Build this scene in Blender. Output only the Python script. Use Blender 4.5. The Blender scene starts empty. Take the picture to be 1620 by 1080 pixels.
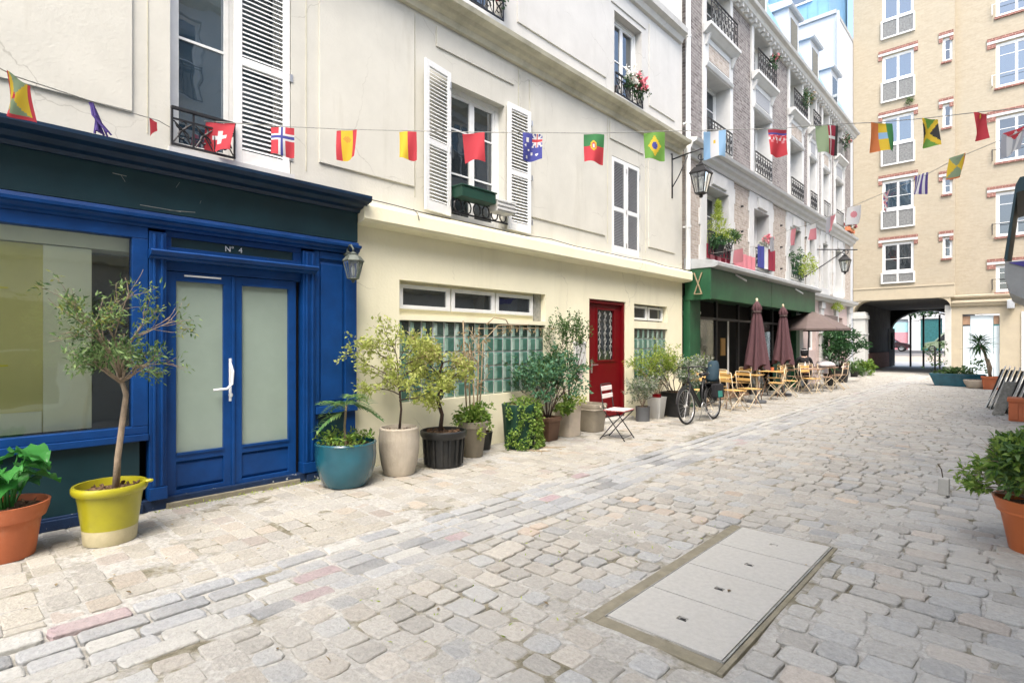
import bpy, bmesh, math, random
from math import sin, cos, pi, radians, sqrt, atan2
from mathutils import Vector, Matrix, noise
random.seed(7)
R = random.Random(11)
SC = bpy.context.scene
COL = SC.collection

# ------------------------------------------------------------------ materials
MATS = {}
def nt(m):
    m.use_nodes = True
    return m.node_tree.nodes, m.node_tree.links
def bsdf(m): return m.node_tree.nodes['Principled BSDF']
def setspec(b, s):
    b.inputs['Specular IOR Level'].default_value = s
def plain(name, c, rough=.6, metal=0., spec=.4, var=.12, scale=6., bump=.0, bscale=60., coat=0., grime=None, gscale=1.5, gamt=.5, streak=False, gmin=.5, cracks=False):
    """painted / mineral surface with mottling, optional dirt and a fine bump"""
    if name in MATS: return MATS[name]
    m = bpy.data.materials.new(name); N, L = nt(m); b = bsdf(m)
    b.inputs['Roughness'].default_value = rough; b.inputs['Metallic'].default_value = metal
    setspec(b, spec); b.inputs['Coat Weight'].default_value = coat
    tc = N.new('ShaderNodeTexCoord')
    n1 = N.new('ShaderNodeTexNoise'); n1.inputs['Scale'].default_value = scale; n1.inputs['Detail'].default_value = 6
    n1.inputs['Roughness'].default_value = .62
    L.new(tc.outputs['Object'], n1.inputs['Vector'])
    mx = N.new('ShaderNodeMix'); mx.data_type = 'RGBA'
    mx.inputs['A'].default_value = tuple(max(0, v*(1-var)) for v in c)+(1,)
    mx.inputs['B'].default_value = tuple(min(1, v*(1+var)) for v in c)+(1,)
    mr = N.new('ShaderNodeMapRange'); mr.inputs['From Min'].default_value = .3; mr.inputs['From Max'].default_value = .7
    L.new(n1.outputs['Fac'], mr.inputs['Value']); L.new(mr.outputs['Result'], mx.inputs['Factor'])
    out = mx.outputs['Result']
    if grime:
        n2 = N.new('ShaderNodeTexNoise'); n2.inputs['Scale'].default_value = gscale; n2.inputs['Detail'].default_value = 9
        n2.inputs['Roughness'].default_value = .7
        if streak:
            mp = N.new('ShaderNodeMapping'); mp.inputs['Scale'].default_value = (1, 1, .12)
            L.new(tc.outputs['Object'], mp.inputs['Vector']); L.new(mp.outputs['Vector'], n2.inputs['Vector'])
        else: L.new(tc.outputs['Object'], n2.inputs['Vector'])
        r2 = N.new('ShaderNodeMapRange'); r2.inputs['From Min'].default_value = gmin; r2.inputs['From Max'].default_value = gmin+.28 if gmin < .6 else gmin+.02
        r2.inputs['To Max'].default_value = gamt
        L.new(n2.outputs['Fac'], r2.inputs['Value'])
        m2 = N.new('ShaderNodeMix'); m2.data_type = 'RGBA'; m2.inputs['B'].default_value = tuple(grime)+(1,)
        L.new(out, m2.inputs['A']); L.new(r2.outputs['Result'], m2.inputs['Factor']); out = m2.outputs['Result']
    if cracks:
        vo = N.new('ShaderNodeTexVoronoi'); vo.feature = 'DISTANCE_TO_EDGE'; vo.inputs['Scale'].default_value = .8
        nw = N.new('ShaderNodeTexNoise'); nw.inputs['Scale'].default_value = 3; nw.inputs['Detail'].default_value = 6
        L.new(tc.outputs['Object'], nw.inputs['Vector'])
        va = N.new('ShaderNodeVectorMath'); va.operation = 'MULTIPLY_ADD'; va.inputs[1].default_value = (.3, .3, .3)
        L.new(nw.outputs['Color'], va.inputs[0]); L.new(tc.outputs['Object'], va.inputs[2]); L.new(va.outputs[0], vo.inputs['Vector'])
        r3 = N.new('ShaderNodeMapRange'); r3.inputs['From Min'].default_value = .001; r3.inputs['From Max'].default_value = .005; r3.inputs['To Min'].default_value = .45; r3.inputs['To Max'].default_value = 0
        L.new(vo.outputs['Distance'], r3.inputs['Value'])
        nm = N.new('ShaderNodeTexNoise'); nm.inputs['Scale'].default_value = .9; L.new(tc.outputs['Object'], nm.inputs['Vector'])
        r4 = N.new('ShaderNodeMapRange'); r4.inputs['From Min'].default_value = .50; r4.inputs['From Max'].default_value = .58
        L.new(nm.outputs['Fac'], r4.inputs['Value'])
        mu3 = N.new('ShaderNodeMath'); mu3.operation = 'MULTIPLY'; L.new(r3.outputs['Result'], mu3.inputs[0]); L.new(r4.outputs['Result'], mu3.inputs[1])
        m3 = N.new('ShaderNodeMix'); m3.data_type = 'RGBA'; m3.inputs['B'].default_value = (c[0]*.45, c[1]*.43, c[2]*.4, 1)
        L.new(out, m3.inputs['A']); L.new(mu3.outputs[0], m3.inputs['Factor']); out = m3.outputs['Result']
    L.new(out, b.inputs['Base Color'])
    if bump > 0:
        n3 = N.new('ShaderNodeTexNoise'); n3.inputs['Scale'].default_value = bscale; n3.inputs['Detail'].default_value = 5
        L.new(tc.outputs['Object'], n3.inputs['Vector'])
        bp = N.new('ShaderNodeBump'); bp.inputs['Strength'].default_value = bump; bp.inputs['Distance'].default_value = .01
        L.new(n3.outputs['Fac'], bp.inputs['Height']); L.new(bp.outputs['Normal'], b.inputs['Normal'])
    MATS[name] = m
    return m

def brick(name, axis, c1, c2, mortar, bw=.22, bh=.065, ms=.012, var=.25, bump=.5, stain=None):
    if name in MATS: return MATS[name]
    m = bpy.data.materials.new(name); N, L = nt(m); b = bsdf(m)
    b.inputs['Roughness'].default_value = .85; setspec(b, .2)
    tc = N.new('ShaderNodeTexCoord'); sp = N.new('ShaderNodeSeparateXYZ'); cb = N.new('ShaderNodeCombineXYZ')
    L.new(tc.outputs['Object'], sp.inputs[0])
    L.new(sp.outputs[axis], cb.inputs[0]); L.new(sp.outputs[2], cb.inputs[1])
    br = N.new('ShaderNodeTexBrick'); L.new(cb.outputs[0], br.inputs['Vector'])
    br.inputs['Scale'].default_value = 1; br.inputs['Brick Width'].default_value = bw; br.inputs['Row Height'].default_value = bh
    br.inputs['Mortar Size'].default_value = ms; br.inputs['Mortar Smooth'].default_value = .2; br.inputs['Bias'].default_value = 0
    br.inputs['Color1'].default_value = tuple(c1)+(1,); br.inputs['Color2'].default_value = tuple(c2)+(1,)
    br.inputs['Mortar'].default_value = tuple(mortar)+(1,)
    n1 = N.new('ShaderNodeTexNoise'); n1.inputs['Scale'].default_value = 9; n1.inputs['Detail'].default_value = 8
    L.new(tc.outputs['Object'], n1.inputs['Vector'])
    mr = N.new('ShaderNodeMapRange'); mr.inputs['From Min'].default_value = .3; mr.inputs['From Max'].default_value = .7
    mr.inputs['To Min'].default_value = 1-var; mr.inputs['To Max'].default_value = 1+var*.5
    L.new(n1.outputs['Fac'], mr.inputs['Value'])
    mu = N.new('ShaderNodeMix'); mu.data_type = 'RGBA'; mu.blend_type = 'MULTIPLY'; mu.inputs['Factor'].default_value = 1
    L.new(br.outputs['Color'], mu.inputs['A']); L.new(mr.outputs['Result'], mu.inputs['B'])
    out = mu.outputs['Result']
    if stain:
        n2 = N.new('ShaderNodeTexNoise'); n2.inputs['Scale'].default_value = .7; n2.inputs['Detail'].default_value = 7
        L.new(tc.outputs['Object'], n2.inputs['Vector'])
        r2 = N.new('ShaderNodeMapRange'); r2.inputs['From Min'].default_value = .48; r2.inputs['From Max'].default_value = .72; r2.inputs['To Max'].default_value = .55
        L.new(n2.outputs['Fac'], r2.inputs['Value'])
        m2 = N.new('ShaderNodeMix'); m2.data_type = 'RGBA'; m2.inputs['B'].default_value = tuple(stain)+(1,)
        L.new(out, m2.inputs['A']); L.new(r2.outputs['Result'], m2.inputs['Factor']); out = m2.outputs['Result']
    L.new(out, b.inputs['Base Color'])
    bp = N.new('ShaderNodeBump'); bp.inputs['Strength'].default_value = bump; bp.inputs['Distance'].default_value = .006; bp.invert = True
    L.new(br.outputs['Fac'], bp.inputs['Height']); L.new(bp.outputs['Normal'], b.inputs['Normal'])
    MATS[name] = m
    return m

def leafmat(name, ca, cb_, trans=.35, rough=.5):
    if name in MATS: return MATS[name]
    m = bpy.data.materials.new(name); N, L = nt(m); b = bsdf(m)
    b.inputs['Roughness'].default_value = rough; setspec(b, .35)
    g = N.new('ShaderNodeNewGeometry')
    mx = N.new('ShaderNodeMix'); mx.data_type = 'RGBA'
    mx.inputs['A'].default_value = tuple(ca)+(1,); mx.inputs['B'].default_value = tuple(cb_)+(1,)
    L.new(g.outputs['Random Per Island'], mx.inputs['Factor'])
    L.new(mx.outputs['Result'], b.inputs['Base Color'])
    t = N.new('ShaderNodeBsdfTranslucent'); L.new(mx.outputs['Result'], t.inputs['Color'])
    ms = N.new('ShaderNodeMixShader'); ms.inputs[0].default_value = trans
    o = N['Material Output'] if 'Material Output' in N else None
    L.new(b.outputs[0], ms.inputs[1]); L.new(t.outputs[0], ms.inputs[2]); L.new(ms.outputs[0], o.inputs['Surface'])
    MATS[name] = m
    return m

def glass(name, tint=(.02, .025, .028), refl=.16, rough=.02, clear=0., blend=.35):
    """window pane: dark or clear body under a mirror-like coat"""
    if name in MATS: return MATS[name]
    m = bpy.data.materials.new(name); N, L = nt(m); b = bsdf(m); o = N['Material Output']
    b.inputs['Base Color'].default_value = tuple(tint)+(1,); b.inputs['Roughness'].default_value = .5; setspec(b, 0)
    gl = N.new('ShaderNodeBsdfGlossy'); gl.inputs['Roughness'].default_value = rough
    gl.inputs['Color'].default_value = (.93, .97, 1, 1)
    body = b.outputs[0]
    if clear > 0:
        tr = N.new('ShaderNodeBsdfTransparent'); tr.inputs['Color'].default_value = (.95, .98, .96, 1)
        mb = N.new('ShaderNodeMixShader'); mb.inputs[0].default_value = clear
        L.new(b.outputs[0], mb.inputs[1]); L.new(tr.outputs[0], mb.inputs[2]); body = mb.outputs[0]
    lw = N.new('ShaderNodeLayerWeight'); lw.inputs['Blend'].default_value = blend
    mr = N.new('ShaderNodeMapRange'); mr.inputs['To Min'].default_value = refl; mr.inputs['To Max'].default_value = .95
    L.new(lw.outputs['Fresnel'], mr.inputs['Value'])
    # slightly uneven panes
    tc = N.new('ShaderNodeTexCoord'); n3 = N.new('ShaderNodeTexNoise'); n3.inputs['Scale'].default_value = 2.2
    L.new(tc.outputs['Object'], n3.inputs['Vector'])
    bp = N.new('ShaderNodeBump'); bp.inputs['Strength'].default_value = .12; bp.inputs['Distance'].default_value = .02
    L.new(n3.outputs['Fac'], bp.inputs['Height']); L.new(bp.outputs['Normal'], gl.inputs['Normal'])
    ms = N.new('ShaderNodeMixShader')
    L.new(mr.outputs['Result'], ms.inputs[0]); L.new(body, ms.inputs[1]); L.new(gl.outputs[0], ms.inputs[2])
    L.new(ms.outputs[0], o.inputs['Surface'])
    MATS[name] = m
    return m

M = dict(
 cream=plain('cream_render', (.53, .52, .455), .85, bump=.25, bscale=35, var=.06, scale=2, grime=(.33, .31, .24), gscale=2.2, gamt=.6, gmin=.55, streak=True, cracks=True),
 cream2=plain('cream_render_upper', (.48, .475, .445), .85, bump=.2, bscale=35, var=.06, scale=2, grime=(.33, .33, .29), gscale=2.2, gamt=.55, gmin=.55, streak=True, cracks=True),
 mould=plain('stone_moulding', (.52, .50, .38), .8, bump=.3, bscale=30, var=.14, scale=4, grime=(.16, .15, .10), gscale=1.4, gamt=.7),
 yellow=plain('pale_yellow_render', (.76, .72, .53), .85, bump=.22, bscale=28, var=.04, scale=1.5, grime=(.52, .48, .33), gscale=2, gamt=.5, gmin=.55, streak=True, cracks=True),
 whitep=plain('white_paint', (.70, .71, .69), .5, var=.05, scale=7, bump=.08, grime=(.5, .5, .44), gscale=5, gamt=.35),
 whitew=plain('white_stone', (.50, .505, .49), .75, var=.08, scale=3, bump=.15, grime=(.42, .42, .38), gscale=2.2, gamt=.4, streak=True),
 blue=plain('royal_blue_paint', (.003, .040, .16), .42, spec=.28, var=.20, scale=4, bump=.12, bscale=24, grime=(.20, .26, .36), gscale=24, gamt=.8, gmin=.70),
 navy=plain('navy_paint', (.004, .020, .048), .4, spec=.4, var=.2, scale=5, bump=.05),
 peeled=plain('peeling_navy_paint', (.005, .02, .06), .6, var=.3, scale=6, bump=.3, grime=(.55, .55, .50), gscale=7, gamt=.95, gmin=.62),
 petrol=plain('dark_green_paint', (.006, .030, .038), .42, spec=.4, var=.15, scale=3, bump=.05),
 green=plain('cafe_green_paint', (.014, .080, .034), .45, var=.3, scale=1.6, bump=.08, grime=(.035, .12, .035), gscale=.8, gamt=.4),
 greend=plain('cafe_green_dark', (.008, .040, .024), .5, var=.2, scale=3),
 red=plain('red_door_paint', (.125, .0015, .004), .45, spec=.25, var=.12, scale=4),
 black=plain('black_iron', (.012, .012, .013), .45, spec=.5, var=.2, scale=20),
 blackpl=plain('black_plastic', (.016, .017, .017), .42, spec=.4, var=.2, scale=8, grime=(.09, .08, .07), gscale=5, gamt=.4),
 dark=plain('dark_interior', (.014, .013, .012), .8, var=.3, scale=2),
 zinc=plain('zinc_sheet', (.42, .44, .45), .5, metal=.3, var=.12, scale=3, grime=(.2, .2, .19), gscale=2, gamt=.5),
 brick1=brick('tan_brick', 1, (.32, .27, .22), (.44, .39, .33), (.42, .38, .34), stain=(.36, .33, .29)),
 brick2=brick('mauve_brick', 1, (.125, .105, .10), (.25, .23, .215), (.28, .265, .25), bh=.075, var=.35, bump=.8, stain=(.30, .275, .26)),
 brick3=brick('ochre_brick', 0, (.335, .29, .21), (.38, .33, .245), (.365, .32, .24), bw=.24, bh=.07, var=.07, bump=.12, stain=(.35, .315, .24)),
 ochre=plain('ochre_render', (.40, .35, .255), .85, var=.06, scale=2, bump=.1, grime=(.5, .42, .27), gscale=1, gamt=.4),
 redbrick=brick('red_brick', 0, (.19, .085, .07), (.25, .12, .095), (.40, .25, .2), bw=.22, bh=.09, ms=.01),
 blackwood=plain('charcoal_board', (.02, .02, .02), .6, var=.3),
 terra=plain('terracotta', (.50, .145, .06), .7, var=.10, scale=4, bump=.1, grime=(.60, .34, .22), gscale=3, gamt=.5),
 terrap=plain('orange_plastic', (.56, .15, .045), .45, var=.06, scale=3, grime=(.62, .26, .12), gscale=4, gamt=.3),
 limepot=plain('lime_glaze', (.35, .32, .015), .3, spec=.5, var=.1, scale=5, coat=.15, grime=(.22, .21, .04), gscale=3, gamt=.4),
 rawclay=plain('worn_clay', (.50, .44, .27), .8, var=.15, scale=6, bump=.2, grime=(.3, .27, .14), gscale=4, gamt=.5),
 teal=plain('teal_glaze', (.010, .085, .12), .25, spec=.5, var=.3, scale=3, coat=.5, grime=(.02, .13, .16), gscale=3, gamt=.5, streak=True),
 stonepot=plain('stone_pot', (.46, .41, .33), .85, var=.15, scale=5, bump=.4, bscale=40, grime=(.22, .17, .11), gscale=2.5, gamt=.8, streak=True),
 taupe=plain('taupe_pot', (.24, .21, .16), .65, var=.1, scale=6, grime=(.34, .31, .25), gscale=3, gamt=.3),
 beigebox=plain('beige_planter', (.52, .45, .36), .75, var=.1, scale=5, grime=(.36, .3, .22), gscale=3, gamt=.5),
 brownpot=plain('brown_pot', (.12, .065, .04), .6, var=.2, scale=6),
 greypot=plain('grey_pot', (.09, .095, .10), .6, var=.12, scale=6),
 soil=plain('bark_soil', (.11, .065, .035), .95, var=.6, scale=28, bump=1., bscale=40),
 bark=plain('grey_bark', (.26, .20, .14), .9, var=.25, scale=18, bump=.6, bscale=50),
 barkd=plain('dark_bark', (.055, .035, .025), .9, var=.3, scale=18, bump=.5),
 cane=plain('dry_cane', (.30, .23, .14), .8, var=.25, scale=15),
 steel=plain('steel', (.55, .55, .54), .35, metal=.8, var=.1),
 oldmetal=plain('old_galvanised', (.30, .30, .27), .6, metal=.3, var=.3, scale=20),
 concrete=plain('concrete', (.41, .40, .36), .9, var=.08, scale=30, bump=.35, bscale=120, grime=(.40, .38, .33), gscale=3, gamt=.5),
 cement=plain('cement_surround', (.21, .19, .135), .95, var=.25, scale=9, bump=.5, bscale=40, grime=(.20, .18, .11), gscale=4, gamt=.6),
 gold=plain('golden_wood', (.62, .38, .13), .5, var=.12, scale=8),
 palew=plain('pale_wood', (.70, .58, .40), .6, var=.12, scale=8),
 brownw=plain('brown_wood', (.30, .19, .12), .6, var=.2, scale=8),
 pinkslat=plain('weathered_red_slat', (.34, .10, .10), .6, var=.4, scale=10, grime=(.6, .45, .42), gscale=8, gamt=.7),
 lightslat=plain('faded_pink_slat', (.74, .64, .60), .6, var=.08, scale=9),
 plum=plain('plum_canvas', (.085, .040, .045), .9, var=.1, scale=5, bump=.15, bscale=90),
 taupecl=plain('taupe_canvas', (.13, .10, .09), .9, var=.08, scale=4, bump=.1, bscale=90),
 tyre=plain('tyre_rubber', (.015, .015, .015), .8, var=.2),
 cover=plain('blue_grey_cloth', (.014, .036, .052), .8, var=.15, scale=5),
 skin=plain('skin', (.50, .30, .22), .5, var=.05),
 clothd=plain('black_cloth', (.012, .012, .014), .9, var=.2),
 greycl=plain('grey_cloth', (.55, .52, .52), .9, var=.08),
 mesh=plain('grey_louvre', (.27, .28, .29), .7, var=.2, scale=30),
 slate=plain('blue_zinc', (.16, .32, .50), .45, var=.1, scale=2),
 whiteb=plain('white_render', (.45, .48, .51), .85, var=.03, scale=1.5, bump=.1),
 paleblue=plain('pale_blue_panel', (.62, .72, .76), .6, var=.03),
 curtain=plain('curtain', (.42, .44, .42), .9, var=.15, scale=6),
 blind=plain('olive_blind', (.66, .60, .27), .8, var=.12, scale=1.2, grime=(.42, .36, .10), gscale=.8, gamt=.6),
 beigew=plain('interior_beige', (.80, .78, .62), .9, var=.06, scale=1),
 frost=plain('frosted_glass', (.24, .30, .25), .10, spec=.8, var=.08, scale=1.6, grime=(.22, .27, .23), gscale=1.3, gamt=.5),
 greystone=plain('grey_stone', (.46, .46, .43), .8, var=.08, scale=3, bump=.15),
 midgrey=plain('mid_grey_sheet', (.25, .26, .26), .5, var=.1),
 verdi=plain('aged_grey_green_metal', (.10, .115, .095), .55, metal=.2, var=.3, scale=20),
 asphalt=plain('asphalt', (.055, .055, .055), .9, var=.2, scale=20, bump=.3),
 sand=plain('pale_paving', (.40, .34, .27), .9, var=.1, scale=5),
 ground=plain('ground_earth', (.30, .28, .24), .95, var=.2, scale=2),
 chalk=plain('white_letters', (.8, .8, .8), .6, var=.02),
 carred=plain('dark_red_car', (.03, .012, .012), .25, coat=.5), carsil=plain('olive_grey_car', (.16, .20, .13), .3, coat=.5),
)
GL = glass('window_glass', refl=.10)
GLSKY = glass('sky_glass', tint=(.02, .04, .06), refl=.17)
GLCLR = glass('clear_shop_glass', tint=(.02, .02, .02), refl=.07, clear=1., blend=.18)
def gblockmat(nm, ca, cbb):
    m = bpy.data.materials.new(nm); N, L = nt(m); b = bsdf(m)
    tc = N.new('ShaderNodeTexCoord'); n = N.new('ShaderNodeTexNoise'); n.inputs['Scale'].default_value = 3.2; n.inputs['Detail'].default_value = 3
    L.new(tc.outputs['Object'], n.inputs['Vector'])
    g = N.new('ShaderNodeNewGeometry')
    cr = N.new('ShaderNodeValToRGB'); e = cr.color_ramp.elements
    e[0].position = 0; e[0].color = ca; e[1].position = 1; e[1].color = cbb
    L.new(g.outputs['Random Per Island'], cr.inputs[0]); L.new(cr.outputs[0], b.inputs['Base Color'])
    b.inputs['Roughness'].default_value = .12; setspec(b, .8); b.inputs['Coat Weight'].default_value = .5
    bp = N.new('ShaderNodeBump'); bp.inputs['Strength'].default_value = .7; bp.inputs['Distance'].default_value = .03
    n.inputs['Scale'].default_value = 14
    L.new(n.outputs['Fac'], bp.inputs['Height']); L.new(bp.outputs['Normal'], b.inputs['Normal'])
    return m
M['gblock'] = gblockmat('glass_block', (.03, .10, .075, 1), (.09, .20, .155, 1)); M['gblockl'] = gblockmat('glass_block_light_band', (.15, .26, .21, 1), (.30, .39, .34, 1)); M['gblockd'] = gblockmat('glass_block_dark', (.01, .022, .018, 1), (.03, .06, .05, 1))  # pale copy paints the light band in each block, dark copy the room behind
def stonemat():
    m = bpy.data.materials.new('cobble_stone'); N, L = nt(m); b = bsdf(m)
    b.inputs['Roughness'].default_value = .8; setspec(b, .25)
    at = N.new('ShaderNodeAttribute'); at.attribute_name = 'tone'
    tc = N.new('ShaderNodeTexCoord')
    n = N.new('ShaderNodeTexNoise'); n.inputs['Scale'].default_value = 30; n.inputs['Detail'].default_value = 12; n.inputs['Roughness'].default_value = .82
    L.new(tc.outputs['Object'], n.inputs['Vector'])
    mr = N.new('ShaderNodeMapRange'); mr.inputs['From Min'].default_value = .28; mr.inputs['From Max'].default_value = .72
    mr.inputs['To Min'].default_value = .62; mr.inputs['To Max'].default_value = 1.18
    L.new(n.outputs['Fac'], mr.inputs['Value'])
    mu = N.new('ShaderNodeMix'); mu.data_type = 'RGBA'; mu.blend_type = 'MULTIPLY'; mu.inputs['Factor'].default_value = 1
    L.new(at.outputs['Color'], mu.inputs['A']); L.new(mr.outputs['Result'], mu.inputs['B'])
    # dust lying over the stones in drifts
    d = N.new('ShaderNodeTexNoise'); d.inputs['Scale'].default_value = 1.3; d.inputs['Detail'].default_value = 8; d.inputs['Roughness'].default_value = .65
    L.new(tc.outputs['Object'], d.inputs['Vector'])
    r2 = N.new('ShaderNodeMapRange'); r2.inputs['From Min'].default_value = .42; r2.inputs['From Max'].default_value = .75; r2.inputs['To Max'].default_value = .75
    L.new(d.outputs['Fac'], r2.inputs['Value'])
    m2 = N.new('ShaderNodeMix'); m2.data_type = 'RGBA'; m2.inputs['B'].default_value = (.395, .38, .335, 1)
    L.new(mu.outputs['Result'], m2.inputs['A']); L.new(r2.outputs['Result'], m2.inputs['Factor'])
    L.new(m2.outputs['Result'], b.inputs['Base Color'])
    n3 = N.new('ShaderNodeTexNoise'); n3.inputs['Scale'].default_value = 45; n3.inputs['Detail'].default_value = 6
    L.new(tc.outputs['Object'], n3.inputs['Vector'])
    bp = N.new('ShaderNodeBump'); bp.inputs['Strength'].default_value = .8; bp.inputs['Distance'].default_value = .012
    L.new(n3.outputs['Fac'], bp.inputs['Height']); L.new(bp.outputs['Normal'], b.inputs['Normal'])
    return m
def mortarmat():
    m = bpy.data.materials.new('sandy_joints'); N, L = nt(m); b = bsdf(m)
    b.inputs['Roughness'].default_value = .95; setspec(b, .1)
    tc = N.new('ShaderNodeTexCoord')
    n = N.new('ShaderNodeTexNoise'); n.inputs['Scale'].default_value = 1.7; n.inputs['Detail'].default_value = 9; n.inputs['Roughness'].default_value = .7
    L.new(tc.outputs['Object'], n.inputs['Vector'])
    cr = N.new('ShaderNodeValToRGB'); e = cr.color_ramp.elements
    e[0].position = .34; e[0].color = (.13, .115, .075, 1); e[1].position = .49; e[1].color = (.41, .40, .36, 1)
    k = e.new(.41); k.color = (.25, .23, .17, 1); k = e.new(.7); k.color = (.46, .445, .40, 1)
    L.new(n.outputs['Fac'], cr.inputs[0])
    nf = N.new('ShaderNodeTexNoise'); nf.inputs['Scale'].default_value = 26; nf.inputs['Detail'].default_value = 9; nf.inputs['Roughness'].default_value = .75
    L.new(tc.outputs['Object'], nf.inputs['Vector'])
    mf = N.new('ShaderNodeMapRange'); mf.inputs['From Min'].default_value = .3; mf.inputs['From Max'].default_value = .65; mf.inputs['To Min'].default_value = .55; mf.inputs['To Max'].default_value = 1.08
    L.new(nf.outputs['Fac'], mf.inputs['Value'])
    mm = N.new('ShaderNodeMix'); mm.data_type = 'RGBA'; mm.blend_type = 'MULTIPLY'; mm.inputs['Factor'].default_value = 1
    L.new(cr.outputs[0], mm.inputs['A']); L.new(mf.outputs['Result'], mm.inputs['B']); L.new(mm.outputs['Result'], b.inputs['Base Color'])
    n3 = N.new('ShaderNodeTexNoise'); n3.inputs['Scale'].default_value = 60; n3.inputs['Detail'].default_value = 5
    L.new(tc.outputs['Object'], n3.inputs['Vector'])
    bp = N.new('ShaderNodeBump'); bp.inputs['Strength'].default_value = .5; bp.inputs['Distance'].default_value = .008
    L.new(n3.outputs['Fac'], bp.inputs['Height']); L.new(bp.outputs['Normal'], b.inputs['Normal'])
    return m
M['stone'] = stonemat(); M['mortar'] = mortarmat()
LF = dict(
 olive=leafmat('olive_leaf', (.045, .11, .03), (.23, .33, .12)),
 olivey=leafmat('young_olive_leaf', (.16, .20, .03), (.34, .36, .08)),
 big=leafmat('broad_leaf', (.03, .16, .03), (.06, .25, .05), .25, .3),
 palm=leafmat('palm_leaf', (.05, .15, .05), (.18, .28, .09), .3),
 maple=leafmat('maple_leaf', (.28, .35, .06), (.50, .52, .17), .45),
 mapleb=leafmat('bronze_leaf', (.30, .27, .10), (.48, .42, .19), .4),
 fresh=leafmat('fresh_leaf', (.07, .17, .02), (.26, .36, .07), .35),
 mid=leafmat('mid_leaf', (.03, .085, .02), (.12, .20, .06), .3),
 darkl=leafmat('dark_leaf', (.012, .05, .018), (.05, .13, .04), .25, .4),
 silver=leafmat('silver_leaf', (.22, .25, .20), (.48, .50, .42), .3),
 bluish=leafmat('bluish_leaf', (.03, .12, .06), (.13, .27, .15), .3),
 dry=leafmat('dry_leaf', (.16, .11, .05), (.34, .27, .14), .3),
 lime=leafmat('lime_leaf', (.20, .30, .03), (.42, .48, .09), .4),
 pinkf=leafmat('pink_petal', (.65, .12, .18), (.8, .35, .38), .3),
 redf=leafmat('dark_red_petal', (.20, .02, .03), (.32, .06, .08), .3),
 whitef=leafmat('white_petal', (.7, .7, .62), (.8, .78, .74), .3),
)
def flat(name, c):
    if name in MATS: return MATS[name]
    c = tuple(v*.86+.035 for v in c)
    m = bpy.data.materials.new(name); N, L = nt(m); b = bsdf(m); o = N['Material Output']
    b.inputs['Base Color'].default_value = tuple(c)+(1,); b.inputs['Roughness'].default_value = .75; setspec(b, .2)
    t = N.new('ShaderNodeBsdfTranslucent'); t.inputs['Color'].default_value = tuple(c)+(1,)
    ms = N.new('ShaderNodeMixShader'); ms.inputs[0].default_value = .4
    L.new(b.outputs[0], ms.inputs[1]); L.new(t.outputs[0], ms.inputs[2]); L.new(ms.outputs[0], o.inputs['Surface'])
    MATS[name] = m
    return m

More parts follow.
